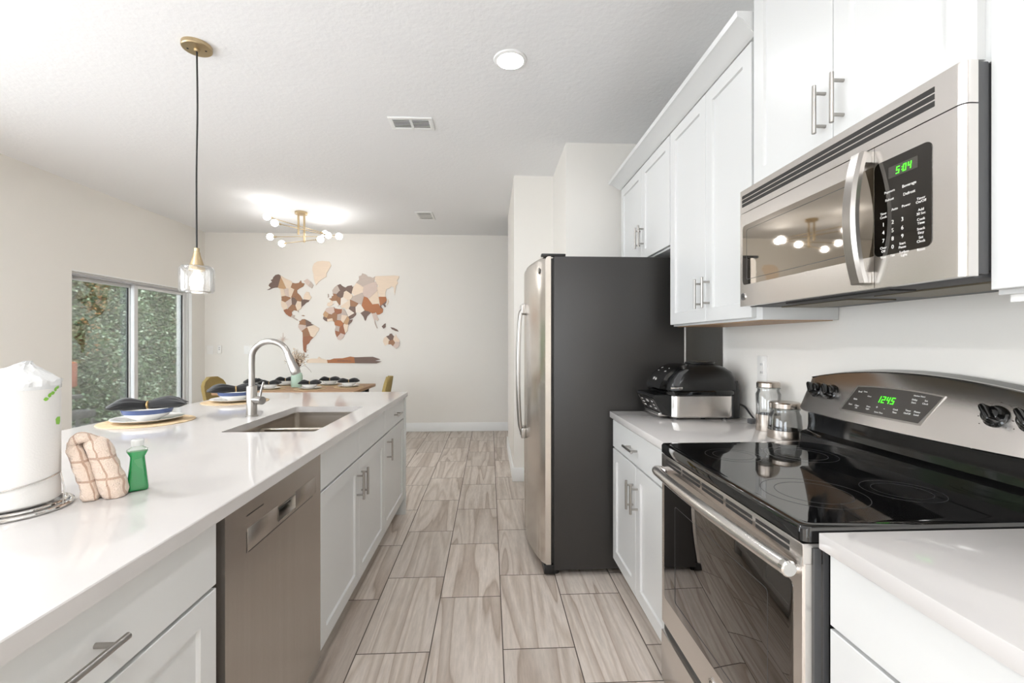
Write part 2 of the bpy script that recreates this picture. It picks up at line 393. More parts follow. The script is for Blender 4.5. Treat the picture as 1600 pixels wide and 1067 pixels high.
def text_mesh(items, thick=0.0004, shear=0.0):
    """items: (string, size, origin, right, up); returns one mesh of raised lettering"""
    bm = bmesh.new()
    for st, size, o, rt, up in items:
        c = bpy.data.curves.new('lettering', 'FONT'); c.body = st; c.size = size; c.align_x = 'CENTER'; c.align_y = 'CENTER'; c.shear = shear
        c.resolution_u = 3; c.extrude = thick
        ob = bpy.data.objects.new('lettering', c)
        me = bpy.data.meshes.new_from_object(ob)
        rt = Vector(rt).normalized(); up = Vector(up).normalized(); n = rt.cross(up)
        mtx = Matrix(((rt.x, up.x, n.x, o[0]), (rt.y, up.y, n.y, o[1]), (rt.z, up.z, n.z, o[2]), (0, 0, 0, 1)))
        me.transform(mtx); bm.from_mesh(me)
        bpy.data.meshes.remove(me); bpy.data.objects.remove(ob); bpy.data.curves.remove(c)
    me = bpy.data.meshes.new('lettering'); bm.to_mesh(me); bm.free()
    return me
SEG = {'0': 'abcdef', '1': 'bc', '2': 'abged', '3': 'abgcd', '4': 'fgbc', '5': 'afgcd', '6': 'afgedc', '7': 'abc', '8': 'abcdefg', '9': 'abcdfg'}
def digits(mb, text, h, o, rt, up, slant=0.12):
    rt = Vector(rt).normalized(); up = Vector(up).normalized(); n = rt.cross(up); o = Vector(o)
    wd = h * 0.5; t = h * 0.10; x = 0.0
    total = sum(h * 0.32 if ch == ':' else (h * 0.42 if ch == '1' else h * 0.78) for ch in text); x = -total / 2
    fn = lambda u, v, w_: o + rt * (u + slant * v) + up * v + n * w_
    for ch in text:
        if ch == ':':
            for vy in (0.18, -0.18): mb.prism([(x + h * .1, vy * h - t / 2), (x + h * .1 + t, vy * h - t / 2), (x + h * .1 + t, vy * h + t / 2), (x + h * .1, vy * h + t / 2)], fn, 0, 0.0006)
            x += h * 0.32; continue
        x0 = x - (h * 0.36 if ch == '1' else 0)
        rc = {'a': (x0, h / 2 - t, x0 + wd, h / 2), 'g': (x0, -t / 2, x0 + wd, t / 2), 'd': (x0, -h / 2, x0 + wd, -h / 2 + t),
              'f': (x0, 0.02 * h, x0 + t, h / 2), 'b': (x0 + wd - t, 0.02 * h, x0 + wd, h / 2), 'e': (x0, -h / 2, x0 + t, -0.02 * h), 'c': (x0 + wd - t, -h / 2, x0 + wd, -0.02 * h)}
        for sgm in SEG[ch]:
            a, b, c_, d = rc[sgm]; mb.prism([(a, b), (c_, b), (c_, d), (a, d)], fn, 0, 0.0006)
        x += h * 0.42 if ch == '1' else h * 0.78
    return mb
def rrect(cx, cy, hx, hy, r, n=5):
    r = min(r, hx, hy); pts = []
    for qx, qy, a0 in ((1, 1, 0), (-1, 1, 90), (-1, -1, 180), (1, -1, 270)):
        for k in range(n + 1):
            a = R(a0 + 90 * k / n); pts.append((cx + qx * (hx - r) + r * math.cos(a), cy + qy * (hy - r) + r * math.sin(a)))
    return pts
def smoothpath(pts, n=6):
    pts = [Vector(p) for p in pts]; out = []
    P = [pts[0] * 2 - pts[1]] + pts + [pts[-1] * 2 - pts[-2]]
    for i in range(1, len(P) - 2):
        a, b, c, d = P[i - 1], P[i], P[i + 1], P[i + 2]
        for k in range(n):
            t = k / n
            out.append(0.5 * ((2 * b) + (c - a) * t + (2 * a - 5 * b + 4 * c - d) * t * t + (3 * b - a - 3 * c + d) * t ** 3))
    out.append(pts[-1]); return out

# ================================================================== ROOM SHELL
CZ = 2.83; LX = -4.0; FY = 6.6; WX = 1.27; BY = -4.0
struct('floor', MB().box(LX - 0.2, 4.2, BY - 0.2, FY + 0.2, -0.1, 0), M['floor'])
struct('ceiling', MB().box(LX - 0.2, 4.2, BY - 0.2, FY + 0.2, CZ, CZ + 0.1), M['ceil'])
struct('wall_far', MB().box(LX - 0.2, 4.2, FY, FY + 0.15, 0, CZ), M['wall'])
DY0, DY1, DZ = 4.565, 6.33, 1.985
WY0, WY1 = -2.4, -0.1
m_ = MB()
m_.box(LX - 0.2, LX, BY, WY0, 0, CZ).box(LX - 0.2, LX, WY1, 0.4, 0, CZ).box(LX - 0.2, LX, 2.4, DY0, 0, CZ).box(LX - 0.2, LX, DY1, FY, 0, CZ).box(LX - 0.2, LX, DY0, DY1, DZ, CZ)
for a_, b_ in ((WY0, WY1), (0.4, 2.4)): m_.box(LX - 0.2, LX, a_, b_, 0, 0.35).box(LX - 0.2, LX, a_, b_, 2.35, CZ)
struct('wall_left', m_, M['wall'])
# kitchen wall, with a deeper alcove behind the fridge
struct('wall_right', MB().box(WX, WX + 0.3, BY, 2.42, 0, CZ), M['wall'])
struct('wall_alcove', MB().box(1.50, 1.65, 2.42, 3.49, 0, CZ).box(WX + 0.3, 1.50, 2.30, 2.42, 0, CZ), M['wall'])
struct('wall_pantry', MB().box(0.59, 1.65, 3.49, 4.21, 0, CZ), M['wall'])
struct('wall_column', MB().box(0.226, 1.65, 4.21, 5.6, 0, CZ), M['wall'])
struct('wall_hall', MB().box(4.05, 4.2, 5.6, FY, 0, CZ).box(1.65, 4.2, 5.45, 5.6, 0, CZ), M['wall'])
# unseen rear wall, its window opening sized and shifted to steer the fill light
m_ = MB()
m_.box(LX, -3.6, BY - 0.2, BY, 0, CZ).box(-1.2, WX, BY - 0.2, BY, 0, CZ).box(-3.6, -1.2, BY - 0.2, BY, 0, 0.3).box(-3.6, -1.2, BY - 0.2, BY, 2.4, CZ)
struct('wall_rear', m_, M['wall'])
m_ = MB()
for x in (-3.6, -2.425, -1.25): m_.box(x, x + 0.05, BY - 0.12, BY - 0.06, 0.3, 2.4)
m_.box(-3.6, -1.2, BY - 0.12, BY - 0.06, 0.3, 0.35).box(-3.6, -1.2, BY - 0.12, BY - 0.06, 2.35, 2.4)
struct('window_1', m_, M['alu'])
m_ = MB()
for y in (WY0, -1.275, WY1 - 0.05): m_.box(LX - 0.12, LX - 0.06, y, y + 0.05, 0.35, 2.35)
m_.box(LX - 0.12, LX - 0.06, WY0, WY1, 0.35, 0.4).box(LX - 0.12, LX - 0.06, WY0, WY1, 2.3, 2.35)
struct('window_2', m_, M['alu'])
m_ = MB()
for y in (0.4, 1.375, 2.35): m_.box(LX - 0.12, LX - 0.06, y, y + 0.05, 0.35, 2.35)
m_.box(LX - 0.12, LX - 0.06, 0.4, 2.4, 0.35, 0.4).box(LX - 0.12, LX - 0.06, 0.4, 2.4, 2.3, 2.35)
struct('added_window_3', m_, M['alu'])  # unseen opening added to let light onto the right cabinets and ceiling
# baseboards
def base(name, x0, x1, y0, y1):
    struct(name, MB().box(x0, x1, y0, y1, 0, 0.125, 0.003), M['trim'])
base('baseboard_far', LX, 0.9, FY - 0.016, FY)
base('baseboard_left', LX, LX + 0.016, 0.5, DY0 - 0.02)
struct('baseboard_column', MB().box(0.21, 0.60, 4.194, 4.21, 0, 0.125, 0.003).box(0.21, 0.226, 4.21, 5.6, 0, 0.125, 0.003), M['trim'])
base('baseboard_pantry', 0.574, 0.59, 3.5, 4.19)

# sliding glass door in the left wall
door = bpy.data.objects.new('door_1', None); COL.objects.link(door); door['kind'] = 'structure'; ORG['door_1'] = Vector((0, 0, 0))
def dpart(name, mb, m, parent=door): return struct(name, mb, m, parent)
fx0, fx1 = LX - 0.15, LX - 0.035
m_ = MB()
m_.box(fx0, fx1, DY0, DY1, DZ - 0.035, DZ, 0.003).box(fx0, fx1, DY0, DY0 + 0.03, 0, DZ - 0.035, 0.003).box(fx0, fx1, DY1 - 0.04, DY1, 0, DZ - 0.035, 0.003).box(fx0, fx1, DY0, DY1, 0, 0.03, 0.003)
dpart('door_frame', m_, M['alu'])
dpart('door_track', MB().box(LX - 0.10, LX - 0.03, DY0 + 0.03, DY1 - 0.04, DZ - 0.047, DZ - 0.03, 0.002), M['alug'])
dpart('door_casing', MB().box(LX - 0.035, LX, DY1 - 0.012, DY1, 0, DZ).box(LX - 0.035, LX, DY0, DY1, DZ - 0.012, DZ), M['trim'])
def slider(y0, y1, x0, x1):
    m_ = MB(); b = 0.055
    m_.box(x0, x1, y0, y0 + b, 0.03, DZ - 0.04, 0.003).box(x0, x1, y1 - b, y1, 0.03, DZ - 0.04, 0.003)
    m_.box(x0, x1, y0 + b, y1 - b, 0.03, 0.12, 0.003).box(x0, x1, y0 + b, y1 - b, DZ - 0.08, DZ - 0.04, 0.003)
    p = dpart('sliding_panel', m_, M['alu'])
    xm = (x0 + x1) / 2
    dpart('glass_pane', MB().box(xm - 0.003, xm + 0.003, y0 + b, y1 - b, 0.12, DZ - 0.08), M['pane'], p)
    dpart('pane_gasket', MB().box(xm - 0.006, xm + 0.006, y0 + b, y0 + b + 0.012, 0.12, DZ - 0.08).box(xm - 0.006, xm + 0.006, y1 - b - 0.012, y1 - b, 0.12, DZ - 0.08), M['dark'], p)
slider(DY0 + 0.03, 5.46, LX - 0.145, LX - 0.105)
slider(5.40, DY1 - 0.04, LX - 0.09, LX - 0.05)

# ================================================================== OUTSIDE THE DOOR
struct('patio_ground', MB().box(-9, LX - 0.2, 2.5, 13, -0.12, -0.02), M['ground'])
def hedge():
    h = thing('hedge', 'tall pale green hedge filling the view outside the sliding glass door', 'hedge', (-6.6, 8.5, -0.02))
    g = []
    for i in range(30):
        row = []
        for j in range(14):
            y = 4.5 + 9 * i / 29; z = -0.02 + 3.6 * j / 13
            row.append((-6.55 + 0.3 * noise.noise((y * 1.3, z * 1.3, 2)) - 0.12 * z * 0.4, y, z))
        g.append(row)
    back = [[(-7.3, p[1], p[2]) for p in r] for r in g]
    mb = MB().sheet(g).sheet(back)
    mb.sheet([g[0], back[0]]).sheet([g[-1], back[-1]]).sheet([[r[-1] for r in g], [r[-1] for r in back]])
    part('hedge_mass', mb, M['hedgecore'], h)
    def leaves(n, fy, fz, size, xo, rnd):
        bm = bmesh.new()
        for _ in range(n):
            y, z = fy(rnd), fz(rnd)
            x = -6.5 + 0.3 * noise.noise((y * 1.3, z * 1.3, 2)) - 0.05 * z + xo + rnd.uniform(0, 0.16)
            a = rnd.uniform(0, 2 * PI); n1 = Vector((rnd.uniform(0.2, 1), rnd.uniform(-.7, .7), rnd.uniform(-.5, .8))).normalized()
            u = n1.cross(Vector((0, math.cos(a), math.sin(a)))).normalized(); v = n1.cross(u); s = size * rnd.uniform(0.6, 1.4); c = Vector((x, y, z))
            bm.faces.new([bm.verts.new(c + u * s), bm.verts.new(c + v * s * .5 + n1 * s * .1), bm.verts.new(c - u * s), bm.verts.new(c - v * s * .5 + n1 * s * .1)])
        me = bpy.data.meshes.new('foliage'); bm.to_mesh(me); bm.free(); return me
    rnd = random.Random(3)
    o = part('foliage', leaves(42000, lambda r: r.uniform(6.2, 11.2), lambda r: r.uniform(0.0, 3.3), 0.030, 0.10, rnd), M['leaves'], h); o['kind'] = 'stuff'
    b = thing('climbing_vine', 'dark green leafy branch with rust coloured leaves hanging in front of the pale hedge', 'vine', (-6.3, 8.2, 1.0))
    ys = [(7.95, 2.35), (7.75, 2.30), (7.65, 2.15), (7.7, 1.98), (7.55, 1.85), (7.38, 1.62), (7.35, 1.40), (7.38, 1.25)]
    part('vine_stem', MB().tube(smoothpath([(-6.3, y, z) for y, z in ys], 4), 0.012, 8), M['stem'], b)
    def near(r):
        y, z = r.choice(ys); near.z = z; return y + r.gauss(0, 0.12)
    o = part('vine_foliage', leaves(2600, near, lambda r: near.z + r.gauss(0, .10), 0.026, 0.12, rnd), M['leafdark'], b); o['kind'] = 'stuff'
    o = part('vine_rust_leaves', leaves(500, lambda r: near(r) + 0.05, lambda r: near.z + r.gauss(0.05, 0.12), 0.022, 0.15, rnd), M['leaforange'], b, 'rust coloured leaves'); o['kind'] = 'stuff'
hedge()
def patio_chair():
    c = thing('patio_chair', 'outdoor chair with an orange back post and grey arms beyond the sliding door', 'chair', (-4.98, 5.55, -0.02))
    part('backrest', MB().box(-5.01, -4.95, 5.54, 5.735, 0.745, 1.05, 0.02), M['orange'], c, 'orange backrest')
    part('arm', MB().box(-5.03, -4.93, 5.40, 5.78, 0.605, 0.652, 0.01), M['outgrey'], c)
    part('seat', MB().box(-5.1, -4.90, 5.25, 5.93, 0.36, 0.45, 0.02), M['outgrey'], c)
    for x in (-5.08, -4.9):
        for y in (5.3, 5.88): part('leg', MB().box(x - .015, x + .015, y - .015, y + .015, -0.02, 0.35), M['outgrey'], c)
    part('back_post', MB().box(-5.01, -4.99, 5.60, 5.64, 0.4, 0.76), M['outgrey'], c)
patio_chair()

# ================================================================== CABINETRY
def panel_face(mb, xf, s, y0, y1, z0, z1, t=0.02, stile=0.058, rec=0.009):
    """shaker door; front plane at x = xf, facing s (+1 / -1)"""
    b = 0.0015
    def L(i, x): return [(x, y0 + i, z0 + i), (x, y1 - i, z0 + i), (x, y1 - i, z1 - i), (x, y0 + i, z1 - i)]
    mb.loft([L(0, xf - s * t), L(0, xf - s * b), L(b, xf), L(stile, xf), L(stile + 0.003, xf - s * rec)])
    return mb
def slab_face(mb, xf, s, y0, y1, z0, z1, t=0.02):
    b = 0.0015
    def L(i, x): return [(x, y0 + i, z0 + i), (x, y1 - i, z0 + i), (x, y1 - i, z1 - i), (x, y0 + i, z1 - i)]
    return mb.loft([L(0, xf - s * t), L(0, xf - s * b), L(b, xf)])
def bar_handle(xf, s, y, z, length=0.135, vertical=True, off=0.033, r=0.0058):
    mb = MB(); x = xf + s * off; h = length / 2; q = h * 0.68
    if vertical:
        mb.cyl((x, y, z - h), (x, y, z + h), r, bev=0.001)
        for d in (-q, q): mb.cyl((xf - s * .001, y, z + d), (x, y, z + d), r * 0.8)
    else:
        mb.cyl((x, y - h, z), (x, y + h, z), r, bev=0.001)
        for d in (-q, q): mb.cyl((xf - s * .001, y + d, z), (x, y + d, z), r * 0.8)
    return mb
G = 0.0015
IF = -0.638           # island cabinet fronts
CTZ = 0.914           # counter height
def carcass(par, s, xf, xb, y0, y1, z0, z1, toe=True):
    x0, x1 = sorted((xf - s * 0.02, xb))
    part('cabinet_body', MB().box(x0, x1, y0, y1, z0, z1), M['cab'], par)
    if toe:
        a, b = sorted((xf - s * 0.095, xb))
        part('toe_kick', MB().box(a, b, y0, y1, 0, z0), M['toe'], par)
def front(par, kind, s, xf, y0, y1, z0, z1, handle=None):
    mb = MB(); nm = 'drawer' if kind == 'slab' else 'door'
    (slab_face if kind == 'slab' else panel_face)(mb, xf, s, y0 + G, y1 - G, z0 + G, z1 - G)
    o = part(nm, mb, M['cab'], par)
    if handle: part('handle', bar_handle(xf, s, *handle), M['steel_h'], o, 'brushed nickel bar handle')
    return o
IT = 0.882  # underside of counters
DZT, DZB = 0.722, 0.12
# island units along the aisle, nearest first
c = thing('island_cabinet', 'white island cabinet with one wide drawer nearest the camera, left of the dishwasher', 'cabinet', (IF - 0.3, 0.72, 0), 'white island base cabinets')
carcass(c, 1, IF, -1.28, 0.34, 1.10, 0.11, IT)
front(c, 'slab', 1, IF, 0.345, 1.098, DZT + 0.003, 0.872, (0.715, 0.800, 0.16, False))
front(c, 'shaker', 1, IF, 0.345, 0.7215, DZB, DZT - 0.003, (0.69, 0.62))
front(c, 'shaker', 1, IF, 0.7215, 1.098, DZB, DZT - 0.003, (0.755, 0.62))
c = thing('sink_cabinet', 'white sink base cabinet with two blank drawer fronts, right of the dishwasher', 'cabinet', (IF - 0.3, 2.27, 0), 'white island base cabinets')
carcass(c, 1, IF, -1.28, 1.752, 2.80, 0.11, 0.70)
part('face_frame', MB().box(IF - 0.04, IF - 0.02, 1.752, 2.80, 0.70, IT), M['cab'], c)
front(c, 'slab', 1, IF, 1.755, 2.26, DZT + 0.003, 0.872)
front(c, 'slab', 1, IF, 2.26, 2.798, DZT + 0.003, 0.872)
front(c, 'shaker', 1, IF, 1.755, 2.26, DZB, DZT - 0.003, (2.225, 0.60))
front(c, 'shaker', 1, IF, 2.26, 2.798, DZB, DZT - 0.003, (2.30, 0.60))
c = thing('island_cabinet', 'white island cabinet with drawer and door at the far end of the island', 'cabinet', (IF - 0.3, 3.1, 0), 'white island base cabinets')
carcass(c, 1, IF, -1.28, 2.80, 3.43, 0.11, IT)
front(c, 'slab', 1, IF, 2.80, 3.428, DZT + 0.003, 0.872, (3.13, 0.80, 0.135, False))
front(c, 'shaker', 1, IF, 2.80, 3.428, DZB, DZT - 0.003, (2.87, 0.62))
solo('island_end_panel', MB().box(-1.32, -0.628, 3.432, 3.462, 0, IT, 0.002), M['cab'], 'white panel closing the far end of the island', 'panel', (-0.97, 3.447, 0))
solo('island_back_panel', MB().box(-1.32, -1.285, 0.34, 3.43, 0, IT, 0.002), M['cab'], 'long white panel along the seating side of the island', 'panel', (-1.30, 1.9, 0))
# worktop with an opening for the sink
SX0, SX1, SY0, SY1 = -1.124, -0.735, 1.955, 2.70
def island_top():
    bm = bmesh.new(); X0, X1, Y0, Y1 = -1.825, -0.617, 0.30, 3.468; z0, z1 = IT, CTZ
    outer = [(X0, Y0), (X1, Y0), (X1, Y1), (X0, Y1)]; inner = rrect((SX0 + SX1) / 2, (SY0 + SY1) / 2, (SX1 - SX0) / 2, (SY1 - SY0) / 2, 0.018, 4)
    def loop(pts, z):
        v = [bm.verts.new((x, y, z)) for x, y in pts]; return v, [bm.edges.new((v[i], v[(i + 1) % len(v)])) for i in range(len(v))]
    b = 0.002
    rings = []
    for z, sh in ((z0, 0), (z1 - b, 0), (z1, b)):
        o_ = [(X0 + sh, Y0 + sh), (X1 - sh, Y0 + sh), (X1 - sh, Y1 - sh), (X0 + sh, Y1 - sh)]
        rings.append((loop(o_, z), loop(inner, z)))
    for a, c_ in ((rings[0], rings[1]), (rings[1], rings[2])):
        for k in (0, 1):
            va, vb = a[k][0], c_[k][0]; n = len(va)
            for i in range(n): bm.faces.new((va[i], va[(i + 1) % n], vb[(i + 1) % n], vb[i]))
    for rg in (rings[0], rings[2]): bmesh.ops.triangle_fill(bm, edges=rg[0][1] + rg[1][1], use_beauty=True)
    mb = MB(); mb.bm.free(); mb.bm = bm; return mb
solo('island_worktop', island_top(), M['quartz'], 'long glossy white quartz worktop on the island', 'worktop', (-1.2, 1.9, IT), ang=30)
# undermount sink, two bowls with a low divider
def sink():
    s = thing('sink', 'undermount stainless double bowl sink set in the island worktop', 'sink', ((SX0 + SX1) / 2, 2.33, 0.70))
    zt, zb = 0.881, 0.705
    ym = 2.31
    def bowl(y0, y1):
        cx, cy = (SX0 + SX1) / 2, (y0 + y1) / 2; hx, hy = (SX1 - SX0) / 2 + 0.004, (y1 - y0) / 2
        L = lambda d, z, r: [(x, y, z) for x, y in rrect(cx, cy, hx - d, hy - d, r, 5)]
        mb = MB(); mb.loft([L(0, zt if False else 0.862, 0.03), L(0.002, 0.80, 0.03), L(0.006, zb + 0.03, 0.035), L(0.03, zb + 0.003, 0.03), L(0.07, zb, 0.03)], False, True)
        mb.loft([L(-0.003, 0.862, 0.03), L(-0.001, zb, 0.035), L(0.01, zb - 0.004, 0.03)], False, True)
        return mb
    part('bowl', bowl(SY0 - 0.004, ym - 0.008), M['sinksteel'], s); part('bowl', bowl(ym + 0.008, SY1 + 0.004), M['sinksteel'], s)
    mb = MB().box(SX0 - 0.004, SX1 + 0.004, ym - 0.011, ym + 0.011, 0.850, 0.864, 0.005, 3)
    part('divider', mb, M['sinksteel'], s)
    mb = MB(); o_ = lambda d, z: [(x, y, z) for x, y in rrect((SX0 + SX1) / 2, (SY0 + SY1) / 2, (SX1 - SX0) / 2 + d, (SY1 - SY0) / 2 + d, 0.03, 5)]
    mb.loft([o_(0.004, 0.862), o_(0.004, 0.8815), o_(0.02, 0.8815)], False, False)
    part('rim', mb, M['sinksteel'], s)
    for y in (2.13, 2.51):
        part('drain', MB().lathe([(0.042, 0.0), (0.042, 0.003), (0.03, 0.004), (0.028, 0.001), (0.002, 0.001)], (-0.93, y, zb), 24), M['chrome'], s)
sink()
def faucet():
    x, y = -1.205, 2.37
    f = thing('faucet', 'brushed nickel gooseneck pull-down faucet standing behind the sink', 'faucet', (x, y, CTZ))
    part('base', MB().lathe([(0.0275, 0), (0.0275, 0.006), (0.0245, 0.008), (0.0245, 0.150), (0.0225, 0.154)], (x, y, CTZ), 32), M['steel_h'], f)
    pts = [(x, y, CTZ + 0.15), (x, y, CTZ + 0.2), (x, y, CTZ + 0.27)]
    cxr = 0.096
    for k in range(1, 15):
        a = PI - PI * 0.93 * k / 14
        pts.append((x + cxr + cxr * math.cos(a), y - 0.02 * k / 14, CTZ + 0.292 + 0.088 * math.sin(a)))
    part('spout', MB().tube(pts, 0.0148, 20), M['steel_h'], f)
    e = Vector(pts[-1]); d = (Vector(pts[-1]) - Vector(pts[-2])).normalized()
    d = (d + Vector((0.10, -0.02, 0))).normalized()
    mb = MB()
    loops = [mb.ring(e + d * t, d, r, 24) for t, r in ((-0.004, 0.0155), (0.0, 0.0165), (0.01, 0.0165), (0.085, 0.0235), (0.10, 0.0235), (0.104, 0.021))]
    mb.loft(loops); part('spray_head', mb, M['steel_h'], f)
    hd = Vector((0.86, -0.5, 0)).normalized(); c0 = Vector((x, y, CTZ + 0.085))
    mb = MB().cyl(c0 + hd * 0.015, c0 + hd * 0.045, 0.016).cyl(c0 + hd * 0.045, c0 + hd * 0.085, 0.0205, bev=0.002)
    lv = part('valve', mb, M['steel_h'], f)
    p = c0 + hd * 0.066
    part('lever', MB().tube([p + Vector((0, 0, 0.016)), p + Vector((0.006, 0, 0.05)), p + Vector((0.018, 0, 0.092))], [0.0062, 0.0056, 0.0046], 12), M['steel_h'], lv)
faucet()
def dishwasher():
    y0, y1 = 1.128, 1.746; xf = IF + 0.002
    d = thing('dishwasher', 'stainless steel dishwasher built into the island with a recessed pocket handle', 'dishwasher', (IF - 0.3, 1.43, 0))
    part('tub', MB().box(-1.25, xf - 0.04, y0 - 0.022, y1, 0.10, 0.874), M['dark'], d)
    part('toe_panel', MB().box(-1.25, IF - 0.09, y0 - 0.02, y1, 0, 0.10), M['black'], d)
    # door skin with a pocket cut out
    py0, py1, pz0, pz1 = 1.405, 1.520, 0.752, 0.790
    mb = MB(); Y = [y0, py0, py1, y1]; Z = [0.105, pz0, pz1, 0.872]
    bm = mb.bm
    for i in range(3):
        for j in range(3):
            if i == 1 and j == 1: continue
            bm.faces.new([bm.verts.new((xf, Y[i + a], Z[j + b])) for a, b in ((0, 0), (1, 0), (1, 1), (0, 1))])
    bmesh.ops.remove_doubles(bm, verts=bm.verts, dist=1e-5)
    mb.loft([[(xf, y0, .105), (xf, y1, .105), (xf, y1, .872), (xf, y0, .872)], [(xf - .04, y0, .105), (xf - .04, y1, .105), (xf - .04, y1, .872), (xf - .04, y0, .872)]], False, True)
    bmesh.ops.remove_doubles(bm, verts=bm.verts, dist=1e-5)
    dr = part('door', mb, M['dwsteel'], d)
    q = lambda x, e: [(x, py0 + e, pz0 + e), (x, py1 - e, pz0 + e), (x, py1 - e, pz1 - e), (x, py0 + e, pz1 - e)]
    mb = MB().loft([q(xf + 0.0015, -0.003), q(xf + 0.002, 0), q(xf - 0.006, 0.002), [(xf - .03, py0 + .004, pz0 + .016), (xf - .03, py1 - .004, pz0 + .016), (xf - .03, py1 - .004, pz1 - .002), (xf - .03, py0 + .004, pz1 - .002)]], False, True)
    part('pocket_handle', mb, M['steel_h'], dr)
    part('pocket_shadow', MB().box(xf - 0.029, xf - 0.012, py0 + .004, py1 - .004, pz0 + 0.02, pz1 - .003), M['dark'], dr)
    # pressed handle band with thin seams
    sm = MB()
    b0, b1, z0, z1 = 1.225, 1.70, 0.738, 0.805
    sm.box(xf - .001, xf + .0006, b0, b0 + .0018, z0, z1 - 0.012).box(xf - .001, xf + .0006, b0 + 0.01, b1 - 0.03, z0 - .0009, z0 + .0004)
    part('seam', sm, M['dark'], dr)
    part('vent_slot', MB().box(xf - .001, xf + .0006, 1.225, 1.315, 0.834, 0.8365), M['dark'], dr)
    for ya, yb in ((b0 + .004, py0 - .003), (py1 + .003, b1)): part('handle_band', MB().box(xf - .002, xf + .0012, ya, yb, z0 + .003, z1 - .004, .0008), M['dwsteel'], dr)
dishwasher()

# right hand run
RF = 0.668
c = thing('base_cabinet', 'white base cabinet with a drawer over two doors between the fridge and the range', 'cabinet', (0.95, 2.05, 0), 'white base cabinets on the right wall')
carcass(c, -1, RF, WX - 0.004, 1.668, 2.44, 0.11, IT)
front(c, 'slab', -1, RF, 1.672, 2.438, DZT + 0.003, 0.872, (2.08, 0.795, 0.14, False))
front(c, 'shaker', -1, RF, 1.672, 2.055, DZB, DZT - 0.003, (2.025, 0.58))
front(c, 'shaker', -1, RF, 2.055, 2.438, DZB, DZT - 0.003, (2.09, 0.58))
def slab_top(y0, y1): return MB().box(0.652, WX - 0.002, y0, y1, IT, CTZ, 0.002)
solo('worktop', slab_top(1.662, 2.446), M['quartz'], 'white quartz worktop between fridge and range, carrying the indoor grill', 'worktop', (0.96, 2.05, IT), 'white worktops on the right wall')
c = thing('base_cabinet', 'white drawer cabinet at the lower right corner, on the near side of the range', 'cabinet', (0.95, 0.45, 0), 'white base cabinets on the right wall')
carcass(c, -1, RF, WX - 0.004, 0.0, 0.866, 0.11, IT)
front(c, 'slab', -1, RF, 0.002, 0.864, 0.735, 0.876)
front(c, 'slab', -1, RF, 0.002, 0.864, 0.43, 0.73)
front(c, 'slab', -1, RF, 0.002, 0.864, 0.12, 0.425)
solo('worktop', slab_top(-0.02, 0.872), M['quartz'], 'white quartz worktop in the lower right corner, near side of the range', 'worktop', (0.96, 0.45, IT), 'white worktops on the right wall')

# wall cabinets
UF = 0.962
def wall_cab(label, xf, y0, y1, z0, z1, ys, handles, under=True, xb=WX - 0.004):
    c = thing('wall_cabinet', label, 'cabinet', ((xf + WX) / 2, (y0 + y1) / 2, z0), 'white shaker wall cabinets')
    part('cabinet_body', MB().box(xf + 0.02, xb, y0, y1, z0, z1, 0.001), M['cab'], c)
    if under: part('underside', MB().box(xf + 0.035, xb - .01, y0 + 0.016, y1 - 0.016, z0 - 0.003, z0 + .002), M['cabwood'], c, 'bare wood underside')
    for (a, b), h in zip(ys, handles): front(c, 'shaker', -1, xf, a, b, z0 + 0.008, z1 - 0.03, h)
    return c
wall_cab('tall white two-door wall cabinet above the indoor grill', UF, 1.592, 2.385, 1.372, 2.43, [(1.985, 2.383), (1.628, 1.985)], [(2.022, 1.508), (1.95, 1.508)])
wall_cab('short white two-door wall cabinet high above the fridge', UF, 2.387, 3.29, 1.80, 2.43, [(2.84, 3.288), (2.39, 2.84)], [(2.868, 1.952), (2.805, 1.952)], False)
c2 = wall_cab('white two-door wall cabinet directly above the microwave', 0.945, 0.828, 1.59, 1.832, 2.70, [(1.21, 1.588), (0.838, 1.21)], [(1.238, 1.945), (1.172, 1.945)], False)
cr_ = wall_cab('white wall cabinet at the right edge, on the near side of the microwave', 0.955, 0.05, 0.826, 1.382, 2.70, [(0.44, 0.824), (0.052, 0.44)], [(0.475, 1.508), (0.405, 1.508)], False)
part('light_rail', MB().box(0.99, 1.005, .06, .818, 1.368, 1.383), M['plug'], cr_)
def crown():
    prof = [(UF + 0.02, 2.402), (UF - 0.003, 2.402), (UF - 0.008, 2.405), (UF - 0.018, 2.412), (UF - 0.052, 2.452), (UF - 0.072, 2.462), (UF - 0.076, 2.482), (UF + 0.02, 2.482)]
    mb = MB(); far = 3.292
    y0 = 1.594
    loops = [[(x, y0, z) for x, z in prof], [(x, far + (UF - x if x < UF else 0), z) for x, z in prof], [(WX, far + (UF - x if x < UF else 0), z) for x, z in prof]]
    mb.loft(loops[:2]); mb.loft([[(WX - .004, far + max(0, UF - x), z) for x, z in prof], loops[1]])
    solo('crown_moulding', mb, M['cab'], 'white crown moulding along the top of the lower wall cabinets', 'moulding', (UF, 2.4, 2.395), ang=25)
crown()

